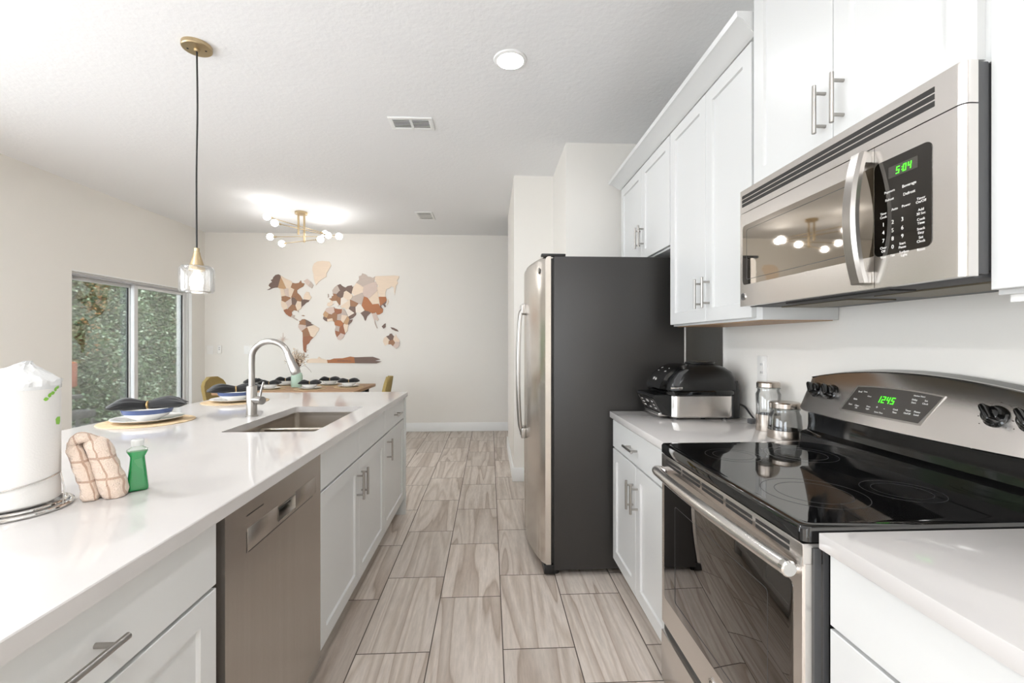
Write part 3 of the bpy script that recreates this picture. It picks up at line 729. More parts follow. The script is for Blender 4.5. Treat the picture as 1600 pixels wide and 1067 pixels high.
# ================================================================== FRIDGE
def fridge():
    y0, y1 = 2.486, 3.394; ym = 2.94
    f = thing('refrigerator', 'stainless steel double-door refrigerator with dark grey sides', 'refrigerator', (0.7, ym, 0))
    part('case', MB().box(0.352, 1.085, y0, y1, 0.035, 1.762, 0.004), M['fridge_side'], f, 'textured dark grey cabinet sides')
    part('rear_edge', MB().box(1.085, 1.094, y0 + .004, y1 - .004, 0.06, 1.75), M['plug'], f)
    part('gasket', MB().box(0.338, 0.353, y0 + 0.012, y1 - 0.012, 0.07, 1.752), M['black'], f)
    part('grille', MB().box(0.30, 0.36, y0 + 0.006, y1 - 0.006, 0.012, 0.062, 0.004), M['black'], f)
    for y in (y0 + 0.05, y1 - 0.05):
        for x in (0.37, 1.0): part('foot', MB().cyl((x, y, 0), (x, y, 0.036), 0.018), M['black'], f)
    def xf(y): t = (y - ym) / (y1 - ym); return 0.228 + 0.066 * t * t
    def door(a, b):
        ys = [a + (b - a) * k / 12 for k in range(13)]
        def L(z, sh, rd):
            pts = []
            for k, y in enumerate(ys):
                edge = min(k, 12 - k); e = (0.012 if edge == 0 else 0.003 if edge == 1 else 0)
                yy = y + (0.0015 if k == 0 else -0.0015 if k == 12 else 0)
                pts.append((xf(y) + e + sh, yy, z))
            return pts + [(0.337, b - .0015, z), (0.337, a + .0015, z)]
        return MB().loft([L(0.066, 0.006, 0), L(0.074, 0, 0), L(1.742, 0, 0), L(1.754, 0.004, 0), L(1.762, 0.014, 0)])
    for a, b, hy in ((y0, ym, ym - 0.045), (ym, y1, ym + 0.045)):
        d = part('door', door(a, b), M['steelv'], f, ang=50)
        x0 = xf(hy)
        pts = [(x0 - 0.004, hy, 1.50), (x0 - 0.026, hy, 1.485), (x0 - 0.036, hy, 1.42), (x0 - 0.044, hy, 1.25), (x0 - 0.046, hy, 1.11), (x0 - 0.044, hy, 0.96), (x0 - 0.036, hy, 0.79), (x0 - 0.026, hy, 0.725), (x0 - 0.004, hy, 0.71)]
        mb = MB().tube(smoothpath(pts, 5), 0.0115, 14)
        for z in (1.50, 0.71): mb.box(x0 - 0.028, x0 + 0.004, hy - 0.015, hy + 0.015, z - 0.032, z + 0.032, 0.006, 3)
        part('handle', mb, M['steel_h'], d)
    part('hinge_cover', MB().box(0.285, 0.42, y0 + 0.008, y0 + 0.05, 1.7635, 1.778, 0.004).box(0.285, 0.42, y1 - 0.05, y1 - 0.008, 1.7635, 1.778, 0.004), M['black'], f)
    ly = 2.55; lx = xf(ly)
    part('logo_badge', MB().cyl((lx + 0.002, ly, 1.69), (lx - 0.003, ly, 1.69), 0.017, seg=28), M['chrome'], f)
    part('logo_letters', text_mesh([('GE', 0.018, (lx - 0.0034, ly, 1.69), (0, -1, 0), (0, 0, 1))], 0.0003, 0.25), M['dark'], f)
fridge()

# ================================================================== RANGE
def rng():
    y0, y1, ym = 0.886, 1.650, 1.268; XF = 0.633
    r = thing('range', 'stainless steel electric range with black glass cooktop and curved control panel', 'range', (0.93, ym, 0))
    part('body', MB().box(XF + 0.045, 1.235, y0 + 0.003, y1 - 0.003, 0.04, 0.892, 0.003), M['blackgloss'], r)
    for yy in (y0 + .06, y1 - .06):
        for x in (0.74, 1.18): part('foot', MB().cyl((x, yy, 0), (x, yy, 0.042), 0.016), M['black'], r)
    # cooktop slab with rolled front edge
    mb = MB(); L = lambda d, z: [(x, y, z) for x, y in rrect((XF - .004 + 1.19) / 2, ym, (1.19 - XF + .004) / 2 - d, (y1 - y0) / 2 + .002 - d, 0.018, 5)]
    mb.loft([L(0.008, 0.884), L(0.0, 0.889), L(0.0, 0.914), L(0.003, 0.919), L(0.010, 0.9205), L(0.022, 0.9192)])
    ct = part('cooktop', mb, M['ceramic'], r)
    def burner(cx, cy, rad):
        m2 = MB()
        for rr in (rad, rad * 0.72): m2.lathe([(rr - .0008, 0.0), (rr - .0008, 0.00025), (rr + .0008, 0.00025), (rr + .0008, 0.0)], (cx, cy, 0.9192), 64, False)
        part('burner_ring', m2, M['burner'], ct)
    burner(0.80, 1.09, 0.115); burner(0.80, 1.46, 0.085); burner(1.03, 1.09, 0.085); burner(1.03, 1.46, 0.105)
    # back riser
    prof = [(1.155, 0.921), (1.158, 0.955), (1.168, 0.962), (1.186, 0.967), (1.19, 0.985), (1.19, 1.036), (1.25, 1.036), (1.25, 0.90), (1.155, 0.90)]
    part('riser', MB().loft([[(x, y0 + .004, z) for x, z in prof], [(x, y1 - .004, z) for x, z in prof]]), M['blackgloss'], r)
    # control panel, leaning back with an arched top
    n = 24
    def top(y): t = (y - ym) / (y1 - ym); return 1.202 - 0.040 * t * t
    def bot(y): t = (y - ym) / (y1 - ym); return 1.036 - 0.004 * (1 - t * t)
    lo = lambda z: 1.150 + (z - 1.03) * 0.40
    loops = []
    for k in range(n + 1):
        y = y0 + (y1 - y0) * k / n
        e = 0.012 if k in (0, n) else 0
        zt, zb = top(y) - e * .6, bot(y) + e * .2
        bulge = 0.010 * (1 - ((y - ym) / (y1 - ym)) ** 2)
        loops.append([(lo(zb) + .012 - bulge + e * .3, y, zb), (lo(zb) - bulge + e * .5, y, zb + .006), (lo((zb + zt) / 2) - bulge + e * .5, y, (zb + zt) / 2), (lo(zt) - bulge + e * .5, y, zt - .008), (lo(zt) + .008 - bulge, y, zt), (1.25, y, zt + 0.003), (1.25, y, zb)])
    cp = part('control_panel', MB().loft(loops), M['steel'], r, ang=40)
    tr_loops = []
    for k in range(n + 1):
        y = y0 + (y1 - y0) * k / n
        tr_loops.append([(lo(top(y)) + .004 - 0.010 * (1 - ((y - ym) / (y1 - ym)) ** 2), y, top(y) - .001), (1.252, y, top(y) + .006), (1.252, y, top(y) - 0.02), (lo(top(y)) + .02, y, top(y) - .02)])
    part('top_trim', MB().loft(tr_loops), M['blackgloss'], cp)
    def surf(y, z, out=0.0):
        b = 0.010 * (1 - ((y - ym) / (y1 - ym)) ** 2)
        return Vector((lo(z) - b - out * 0.93, y, z + out * 0.37))
    # display
    def plate(ya, yb, yc, yd, za, zb, out, mb):
        # ya..yb along the top, yc..yd along the bottom
        nn = 12; A = []; B = []
        for k in range(nn + 1):
            t = k / nn
            A.append(surf(ya + (yb - ya) * t, zb + 0.006 * (1 - (2 * t - 1) ** 2), out)); B.append(surf(yc + (yd - yc) * t, za, out))
        loops = [[B[k] + Vector((0.006, 0, -.002)), B[k], A[k], A[k] + Vector((0.006, 0, -.002))] for k in range(nn + 1)]
        return mb.loft(loops)
    fr = part('display_bezel', plate(1.415, 1.130, 1.452, 1.165, 1.066, 1.150, 0.0015, MB()), M['steel_h'], cp)
    dp = part('display', plate(1.408, 1.136, 1.442, 1.174, 1.071, 1.146, 0.0030, MB()), M['dispglass'], cp)
    rt = (0, -1, 0); up = (0.37, 0, 0.93)
    part('clock_digits', digits(MB(), '1245', 0.020, surf(1.285, 1.118, .0036), rt, up), M['green'], dp, 'green digits reading 12:45')
    T = []
    for st, y, z, sz in (('Broil', 1.392, 1.132, .0075), ('Bake', 1.400, 1.108, .0075), ('Oven', 1.372, 1.134, .0062), ('Clean', 1.352, 1.122, .0062), ('Start', 1.412, 1.090, .0075), ('Clear', 1.385, 1.089, .0075), ('Off', 1.385, 1.082, .006), ('Oven', 1.342, 1.092, .0065), ('Light', 1.342, 1.085, .0065),
                       ('+', 1.312, 1.094, .012), ('-', 1.286, 1.094, .012), ('Cook', 1.250, 1.096, .0070), ('Time', 1.250, 1.088, .0070), ('Delay', 1.205, 1.130, .0070), ('Start', 1.205, 1.122, .0070), ('Set', 1.172, 1.131, .0070), ('Clock', 1.172, 1.123, .0070), ('Timer', 1.212, 1.099, .0070), ('On/Off', 1.212, 1.091, .0070), ('Power', 1.185, 1.099, .0070), ('Level', 1.185, 1.091, .0070), ('Kitchen Timer', 1.195, 1.141, .0058), ('Extra Time', 1.300, 1.080, .0065)):
        T.append((st, sz, surf(y, z, .0036), rt, up))
    part('panel_print', text_mesh(T), M['print'], dp)
    # knobs
    def knob(y):
        c0 = surf(y, 1.118); nrm = Vector((-0.93, 0, 0.37)); u = Vector((0, 1, 0)); v = Vector((0.37, 0, 0.93))
        k = MB(); rg = lambda d, rr: [c0 + nrm * d + (u * math.cos(2 * PI * i / 28) + v * math.sin(2 * PI * i / 28)) * rr for i in range(28)]
        k.loft([rg(0.0, 0.0265), rg(0.003, 0.0265), rg(0.005, 0.0225), rg(0.014, 0.0215), rg(0.019, 0.0185), rg(0.0205, 0.014)])
        t = R(50); a = u * math.cos(t) + v * math.sin(t); b = -u * math.sin(t) + v * math.cos(t)
        gl = lambda d, la, lb: [c0 + nrm * d + a * (x * la) + b * (y * lb) for x, y in rrect(0, 0, 1, 1, .55, 4)]
        k.loft([gl(0.010, 0.0225, 0.0085), gl(0.030, 0.0225, 0.0070), gl(0.034, 0.0210, 0.0055), gl(0.0355, 0.018, 0.003)])
        o = part('knob', k, M['blackgloss'], cp, 'black control knob')
        tick = MB()
        for q in range(9):
            t = R(-40 + 260 * q / 8); p = surf(y + 0.036 * math.cos(t), 1.118 + 0.033 * math.sin(t), .0002)
            tick.cyl(p, p + nrm * .0004, 0.0013, seg=8)
        part('dial_marks', tick, M['print_d'], o)
    for y in (1.592, 1.515, 1.005, 0.935): knob(y)
    # front: vent strip, door, drawer
    vs = MB(); zs0, zs1 = 0.832, 0.880
    slots = [(1.60 - 0.137 * k - 0.122, 1.60 - 0.137 * k) for k in range(5)]
    vs.box(XF - 0.001, XF + 0.05, y0 + .004, y1 - .004, 0.836, 0.884, 0.003)
    vt = part('vent_strip', vs, M['steel'], r)
    sl = MB()
    for a, b in slots:
        for z in (0.869, 0.856): sl.box(XF - 0.0016, XF + 0.01, a, b, z - 0.0042, z + 0.0042)
    part('vent_slot', sl, M['dark'], vt)
    dr = MB(); bm = dr.bm; Yd = [y0 + .003, y0 + .062, y1 - .062, y1 - .003]; a, b = y0 + 0.003, y1 - 0.003
    w0, w1, wz0, wz1 = y0 + 0.034, y1 - 0.030, 0.368, 0.792
    def Lp(x, d): return [(x, a + d, 0.268 + d), (x, b - d, 0.268 + d), (x, b - d, 0.842 - d), (x, a + d, 0.842 - d)]
    dr.loft([Lp(XF + 0.048, 0), Lp(XF + 0.004, 0), Lp(XF, 0.004)])
    d = part('oven_door', dr, M['steel'], r)
    wl = lambda x, e: [(x, y, z) for y, z in rrect((w0 + w1) / 2, (wz0 + wz1) / 2, (w1 - w0) / 2 - e, (wz1 - wz0) / 2 - e, 0.012, 4)]
    part('oven_window', MB().loft([wl(XF + 0.002, 0), wl(XF - 0.0008, 0), wl(XF - 0.0012, 0.001)]), M['ovenglass'], d)
    fw = lambda x, e: [(x, y, z) for y, z in rrect((w0 + w1) / 2 - .005, 0.565, 0.26 - e, 0.165 - e, 0.01, 4)]
    part('window_border', MB().loft([fw(XF - 0.0013, 0), fw(XF - 0.0016, 0), fw(XF - 0.0016, 0.0012), fw(XF - 0.0013, 0.0012)], False, False), M['darkgrey'], d)
    hp = [(XF + .002, y1 - 0.030, 0.823), (XF - 0.024, y1 - 0.024, 0.826), (XF - 0.034, y1 - 0.05, 0.829)]
    for k in range(1, 12):
        t = k / 12; y = (y1 - 0.05) * (1 - t) + (y0 + 0.05) * t
        hp.append((XF - 0.034 + 0.008 * t - 0.024 * math.sin(PI * t), y, 0.829 + 0.010 * math.sin(PI * t)))
    hp += [(XF - 0.026, y0 + 0.05, 0.829), (XF - 0.022, y0 + 0.026, 0.828)]
    part('handle', MB().tube(smoothpath(hp, 3), 0.0165, 18), M['steel'], d)
    part('handle_cap', MB().cyl((XF - 0.0225, y0 + 0.030, 0.828), (XF - 0.0215, y0 + 0.012, 0.828), 0.0172, bev=.003).cyl((XF - 0.02, y0 + .022, .828), (XF + .004, y0 + .024, .822), 0.010), M['chrome'], d)
    part('logo_badge', MB().cyl((XF + .001, ym, 0.318), (XF - .003, ym, 0.318), 0.016, seg=28), M['chrome'], d)
    part('logo_letters', text_mesh([('GE', 0.017, (XF - .0034, ym, 0.318), (0, -1, 0), (0, 0, 1))], 0.0003, 0.25), M['dark'], d)
    part('storage_drawer', MB().box(XF - 0.002, XF + 0.048, y0 + .003, y1 - .003, 0.06, 0.238, 0.004), M['steel'], r)
    part('drawer_lip', MB().box(XF + 0.010, XF + 0.048, y0 + .004, y1 - .004, 0.236, 0.268), M['black'], r)
    part('kick_panel', MB().box(XF + 0.04, XF + 0.06, y0 + .01, y1 - .01, 0.005, 0.06), M['black'], r)
    # black side trim seen beside the near worktop
    part('side_channel', MB().box(XF + 0.020, XF + 0.034, y0 - 0.0015, y0 + .003, 0.05, 0.875).box(XF + 0.040, XF + 0.05, y0 - 0.0015, y0 + .003, 0.05, 0.875), M['darkgrey'], r)
rng()

# ================================================================== MICROWAVE
def micro():
    y0, y1 = 0.822, 1.597; XF = 0.902; z0, z1 = 1.418, 1.830; ys = 1.025
    m = thing('microwave', 'stainless over-the-range microwave mounted under the wall cabinet', 'microwave', (1.08, 1.21, z0))
    part('case', MB().box(XF + 0.05, WX - 0.006, y0 + .006, y1 - .006, z0 + .012, z1 - .002, 0.002), M['darkgrey'], m, 'charcoal grey casing')
    part('front_frame', MB().box(XF + 0.026, XF + 0.052, y0 + .002, y1 - .002, z0 + .004, z1 - .001, 0.002), M['darkgrey'], m)
    zs = 1.748
    # top strip
    def strip(ya, yb, za, zb, r=0.004, left_r=0.0, right_r=0.014):
        # front skin, rolled at the near (right) end
        pts = []
        n = 8
        if right_r:
            for k in range(n + 1):
                a = R(90 * k / n); pts.append((XF + right_r - right_r * math.sin(a), ya + right_r - right_r * math.cos(a)))
        else: pts += [(XF, ya)]
        pts += [(XF, yb)]; pts += [(XF + 0.028, yb), (XF + 0.028, ya)]
        return MB().loft([[(x, y, za) for x, y in pts], [(x, y, zb) for x, y in pts]])
    ts = part('top_grille', strip(y0, y1, zs + .001, z1), M['steel'], m)
    sl = MB()
    for k in range(3):
        z = 1.776 + 0.0145 * k; sl.box(XF - .0006, XF + 0.01, 0.880, y1 - 0.012, z - .0058, z + .0058, 0.0004, 1)
    part('vent_slot', sl, M['dark'], ts)
    # door
    d = part('door', strip(ys + .0008, y1, z0, zs - .0015, right_r=0), M['steel'], m)
    wl = lambda x, e, w: [(x, y, z) for y, z in rrect((1.018 + 1.580) / 2, 1.598, (1.580 - 1.018) / 2 - e, 0.105 - e, 0.016, 5)]
    part('door_window', MB().loft([[(x, max(y, ys + .001), z) for x, y, z in wl(XF + .001, 0, 0)], [(x, max(y, ys + .001), z) for x, y, z in wl(XF - .0012, 0.0, 0)]]), M['mwglass'], d)
    iw = lambda x, e: [(x, y, z) for y, z in rrect(1.33, 1.598, 0.225 - e, 0.088 - e, 0.008, 4)]
    part('window_border', MB().loft([iw(XF - .0013, 0), iw(XF - .0015, 0), iw(XF - .0015, 0.0015), iw(XF - .0013, 0.0015)], False, False), M['darkgrey'], d)
    # arched handle: flat steel strap
    hy = 1.052; hw = 0.020; loops = []
    hz0, hz1 = 1.432, 1.742
    for k in range(17):
        t = k / 16; z = hz0 + (hz1 - hz0) * t; bow = 0.050 * math.sin(PI * (0.12 + 0.76 * t)) ** 0.8 - 0.004
        x = XF - bow; yy = hy - 0.006 * math.sin(PI * t)
        loops.append([(x - 0.006, yy - hw * .6, z), (x - 0.006, yy + hw * .6, z), (x, yy + hw, z), (x + 0.010, yy + hw, z), (x + 0.010, yy - hw, z), (x, yy - hw, z)])
    mb = MB().loft(loops)
    for z in (hz0 + .012, hz1 - .012): mb.box(XF - 0.022, XF + .001, hy - 0.019, hy + 0.019, z - .014, z + .014, .003)
    part('handle', mb, M['steel_h'], d, ang=25)
    part('logo_badge', MB().cyl((XF + .001, y1 - 0.022, 1.452), (XF - .003, y1 - 0.022, 1.452), 0.0125, seg=28), M['chrome'], d)
    part('logo_letters', text_mesh([('GE', 0.013, (XF - .0034, y1 - 0.0225, 1.452), (0, -1, 0), (0, 0, 1))], 0.0003, 0.25), M['dark'], d)
    # control side
    cs = part('control_panel', strip(y0, ys - .0008, z0, zs - .0015), M['steel'], m)
    pl = lambda x, e: [(x, y, z) for y, z in rrect((0.884 + ys) / 2, 1.597, (ys - 0.884) / 2 - .001 - e, 0.108 - e, 0.014, 5)]
    kp = part('keypad', MB().loft([pl(XF + .001, 0), pl(XF - .0012, 0)]), M['mwpanel'], cs)
    part('display', MB().box(XF - .0018, XF + .0, 0.915, 0.985, 1.660, 1.685), M['cabwood'] if False else M['dispglass'], kp)
    part('clock_digits', digits(MB(), '5:04', 0.0150, (XF - .0021, 0.945, 1.672), (0, -1, 0), (0, 0, 1)), M['green'], kp, 'green digits reading 5:04')
    T = []; X = XF - .0014
    def t(st, y, z, s=.0078): T.append((st, s, (X, y, z), (0, -1, 0), (0, 0, 1)))
    t('Popcorn', .983, 1.631); t('Beverage', .935, 1.631, .009); t('Reheat', .983, 1.613); t('Defrost', .935, 1.613, .009)
    t('Time', .999, 1.585); t('Cook', .999, 1.577); t('Auto', .970, 1.588); t('Power', .942, 1.588); t('Timer', .908, 1.593); t('On/Off', .908, 1.586)
    for k, st in enumerate('123456789'): t(st, .999 - .024 * (k % 3), 1.560 - .0185 * (k // 3), .0125)
    t('0', .975, 1.5045, .0125); t('Clear', .999, 1.507); t('Off', .999, 1.499); t('Start', .951, 1.5075); t('Pause', .951, 1.4995)
    for st, z in (('Add', 1.569), ('30 Sec', 1.561), ('Cook', 1.549), ('Time', 1.541), ('Snack', 1.529), ('Easy', 1.521), ('Set', 1.511), ('Clock', 1.503)): t(st, .908, z)
    t('Vent', .999, 1.4855); t('Fan', .975, 1.4855); t('Surface', .947, 1.4885); t('Light', .947, 1.4815); t('Reset', .908, 1.4855)
    part('keypad_print', text_mesh(T, 0.0002), M['print'], kp)
    # underside
    us = part('underside', MB().box(XF + 0.03, WX - 0.01, y0 + .01, y1 - .01, z0 - .002, z0 + .013, 0.002), M['darkgrey'], m)
    part('grease_filter', MB().box(XF + 0.12, XF + 0.27, y0 + .05, y0 + .34, z0 - .006, z0).box(XF + 0.12, XF + 0.27, y1 - .34, y1 - .05, z0 - .006, z0), M['filter'], us)
    part('under_vent', MB().box(XF + 0.035, XF + 0.10, y0 + .20, y1 - .20, z0 - .006, z0 - .001), M['dark'], us)
micro()

# ================================================================== COUNTER THINGS, RIGHT
def grill():
    cx, cy = 1.035, 2.292
    g = thing('indoor_grill', 'black and steel countertop indoor grill with a domed lid beside the fridge', 'grill', (cx, cy, CTZ))
    def L(x0, x1, y0, y1, r, z): return [(x, y, z) for x, y in rrect((x0 + x1) / 2, (y0 + y1) / 2, (x1 - x0) / 2, (y1 - y0) / 2, r, 6)]
    part('base', MB().loft([L(.880, 1.185, 2.152, 2.432, .035, .924), L(.874, 1.19, 2.146, 2.438, .04, .930), L(.874, 1.19, 2.146, 2.438, .04, 1.028)]), M['steel'], g, 'brushed steel housing')
    part('back_housing', MB().loft([L(1.17, 1.225, 2.158, 2.426, .02, .920), L(1.17, 1.225, 2.158, 2.426, .02, 1.05), L(1.17, 1.215, 2.158, 2.426, .02, 1.10)]), M['black'], g)
    for x in (.91, 1.15):
        for y in (2.18, 2.40): part('foot', MB().cyl((x, y, CTZ), (x, y, .926), .012), M['black'], g)
    part('collar', MB().loft([L(.868, 1.195, 2.142, 2.442, .045, 1.0285), L(.852, 1.20, 2.136, 2.448, .05, 1.036), L(.846, 1.20, 2.136, 2.448, .05, 1.050), L(.868, 1.20, 2.142, 2.442, .05, 1.056)]), M['blackgloss'], g)
    lid = part('lid', MB().loft([L(.872, 1.215, 2.146, 2.438, .05, 1.056), L(.876, 1.217, 2.146, 2.438, .055, 1.085), L(.890, 1.212, 2.150, 2.434, .06, 1.115), L(.915, 1.200, 2.160, 2.424, .065, 1.143), L(.948, 1.180, 2.178, 2.406, .07, 1.163), L(.985, 1.150, 2.205, 2.380, .07, 1.176), L(1.02, 1.12, 2.24, 2.34, .05, 1.180)]), M['black'], g, ang=60)
    # front hood and crease of the lid
    pr = [(.834, 1.060), (.840, 1.085), (.868, 1.128), (.915, 1.162), (.955, 1.176), (.985, 1.178), (.93, 1.13), (.90, 1.06)]
    part('lid_hood', MB().loft([[(x, 2.20, z) for x, z in pr], [(x - .006, 2.29, z + .003) for x, z in pr], [(x, 2.385, z) for x, z in pr]]), M['blackgloss'], lid)
    part('lid_badge', text_mesh([('Ninja', .022, (.846, 2.292, 1.105), (0, -1, 0), (.5, 0, .86))], .0006), M['print'], lid, 'pale brand lettering on the lid')
    T = []
    for k in range(4):
        for j in range(2): T.append(('air' if (k + j) % 2 else 'grill', .0085, (.884 + .020 * j, 2.25 + .030 * k, 1.1435 + .014 * j), (0, -1, 0), (.8, 0, .6)))
    part('lid_print', text_mesh(T, .0012), M['print'], lid)
    part('latch', MB().box(.868, .925, 2.1385, 2.1475, 1.064, 1.074, .002), M['chrome'], lid)
    sc = [(.888, 1.078), (.896, 1.108), (.922, 1.138), (.955, 1.156), (.970, 1.156), (.938, 1.132), (.918, 1.104), (.912, 1.078)]
    part('lid_trim', MB().loft([[(x, 2.1455 + max(0, z - 1.085) * .35, z) for x, z in sc], [(x, 2.160 + max(0, z - 1.085) * .35, z) for x, z in sc]]), M['darkgrey'], lid)
    part('lid_cap', MB().lathe([(.070, 0), (.072, .004), (.069, .010), (.03, .012)], (1.075, 2.285, 1.178), 36), M['black'], lid)
    part('cap_rim', MB().lathe([(.060, .010), (.062, .0135), (.052, .015), (.050, .012)], (1.085, 2.275, 1.178), 36), M['steel_h'], lid)
    # sloping control panel at the front
    u0, u1 = (.838, .940), (.792, 1.020)
    fn = lambda y, s_, w_: (u0[0] + (u1[0] - u0[0]) * s_ - .87 * w_, y, u0[1] + (u1[1] - u0[1]) * s_ - .5 * w_)
    hs = MB().loft([[(.88, 2.165, .928), (.838, 2.172, .938), (.792, 2.172, 1.022), (.80, 2.17, 1.032), (.88, 2.165, 1.034)], [(.88, 2.42, .928), (.838, 2.412, .938), (.792, 2.412, 1.022), (.80, 2.414, 1.032), (.88, 2.42, 1.034)]])
    fp = part('control_panel', hs, M['black'], g)
    part('panel_frame', MB().loft([[fn(y, s_, a) for y, s_ in rrect(2.292, .52, .108 - e, .40 - e * 8, .02, 3)] for a, e in ((0, 0), (.002, 0), (.002, .0025), (0, .0025))], False, False), M['steel_h'], fp)
    T = []; up = Vector((-.5, 0, .87))
    for st, y, s_, z in (('GRILL', 2.365, .70, .009), ('AIR CRISP', 2.365, .50, .008), ('ROAST', 2.365, .30, .009), ('350', 2.292, .66, .022), ('TEMP', 2.222, .70, .010), ('TIME', 2.222, .48, .010), ('START', 2.222, .27, .010), ('STOP', 2.292, .27, .010)):
        T.append((st, z, fn(y, s_, .0012), (0, -1, 0), up))
    part('panel_print', text_mesh(T, .0004), M['print'], fp)
    part('drip_tray', MB().box(.826, .88, 2.19, 2.40, .926, .944, .004), M['steel'], g)
    cp = smoothpath([(1.222, 2.20, .985), (1.246, 2.17, .975), (1.252, 2.13, .945), (1.245, 2.08, .924), (1.225, 2.05, .922)], 6)
    cd = part('power_cord', MB().tube(cp, .0045, 10), M['cord'], g)
    pm = MB().box(1.19, 1.228, 2.022, 2.052, .915, .938, .004)
    part('plug', pm, M['darkgrey'], cd)
    part('plug_pin', MB().box(1.213, 1.217, 2.004, 2.023, .922, .930).box(1.202, 1.206, 2.004, 2.023, .922, .930), M['chrome'], cd)
grill()
def jar(label, cx, cy, h, rb, rt_, band, lidr):
    j = thing('canister', label, 'canister', (cx, cy, CTZ), 'glass and steel canisters')
    hl = h - 0.030
    part('glass_body', MB().lathe([(rb - .012, .003), (rb - .001, .006), (rb, band), (rb, band + .01), (rt_ + .006, hl - .022), (rt_, hl - .010), (rt_, hl), (rt_ - .003, hl), (rt_ - .003, hl - .010), (rt_ + .003, hl - .022), (rb - .003, band), (rb - .004, .008), (.002, .006)], (cx, cy, CTZ), 48, False), M['jar'], j)
    part('steel_band', MB().lathe([(rb - .01, 0), (rb + .0012, .001), (rb + .0012, band), (rb + .0002, band), (rb + .0002, .003)], (cx, cy, CTZ), 48), M['rim'], j, 'brushed steel sleeve')
    part('gasket', MB().lathe([(rt_ + .001, 0), (rt_ + .004, .001), (rt_ + .004, .005), (rt_ + .001, .006)], (cx, cy, CTZ + hl), 48), M['clear'], j)
    part('lid', MB().lathe([(lidr - .003, 0), (lidr, .003), (lidr, .020), (lidr - .004, .0245), (.002, .0245)], (cx, cy, CTZ + hl + .005), 48), M['rim'], j, 'brushed steel lid')
jar('tall glass canister with steel lid and base, standing behind the shorter one', 1.187, 1.885, 0.208, 0.046, 0.042, 0.070, 0.045)
jar('short wide glass canister with steel lid and base, in front of the taller one', 1.160, 1.735, 0.142, 0.060, 0.050, 0.034, 0.054)

# wall plates
def plate(name, label, loc, axis, wd, ht, kind):
    o = thing(name, label, 'outlet' if kind == 'outlet' else 'switch', loc)
    x, y, z = loc
    def bx(a0, a1, z0, z1, d0, d1, bev):
        if axis == 'x': return MB().box(x - d1, x - d0, y + a0, y + a1, z + z0, z + z1, bev)
        return MB().box(x + a0, x + a1, y - d1, y - d0, z + z0, z + z1, bev)
    part('cover_plate', bx(-wd / 2, wd / 2, -ht / 2, ht / 2, 0, .005, .002), M['plug'], o)
    if kind == 'switch': part('rocker', bx(-wd * .24, wd * .24, -ht * .29, ht * .29, .004, .009, .001), M['plug'], o)
    if kind == 'double':
        for s_ in (-1, 1): part('rocker', bx(s_ * wd * .25 - .016, s_ * wd * .25 + .016, -.033, .033, .004, .009, .001), M['plug'], o)
    if kind == 'outlet':
        part('receptacle', bx(-.017, .017, -.034, .034, .004, .007, .001), M['plug'], o)
        for zz in (-.019, .019):
            m2 = bx(-.0075, -.0050, zz - .005, zz + .005, .0065, .0075, 0); part('slot', m2, M['dark'], o)
            m2 = bx(.0050, .0075, zz - .005, zz + .005, .0065, .0075, 0); part('slot', m2, M['dark'], o)
    return o
plate('outlet', 'white wall outlet above the worktop behind the canisters', (WX, 2.058, 1.168), 'x', .074, .116, 'outlet')
plate('light_switch', 'white rocker switch nearest the left corner of the far wall', (-3.925, FY, 1.173), 'y', .085, .120, 'switch')
plate('light_switch', 'white double switch plate on the far wall behind the faucet', (-3.40, FY, 1.175), 'y', .120, .120, 'double')
o = thing('thermostat_remote', 'small white remote holder beside the leftmost switch on the far wall', 'remote', (-3.79, FY, 1.183))
part('holder', MB().box(-3.815, -3.765, FY - .018, FY, 1.125, 1.24, .006), M['plug'], o)
part('buttons', MB().cyl((-3.79, FY - .017, 1.205), (-3.79, FY - .020, 1.205), .008).cyl((-3.79, FY - .017, 1.18), (-3.79, FY - .020, 1.18), .008), M['alug'], o)
plate('outlet', 'white outlet in the shadow behind the fridge, beside the grill lid', (1.50, 2.80, 1.235), 'x', .074, .116, 'outlet')

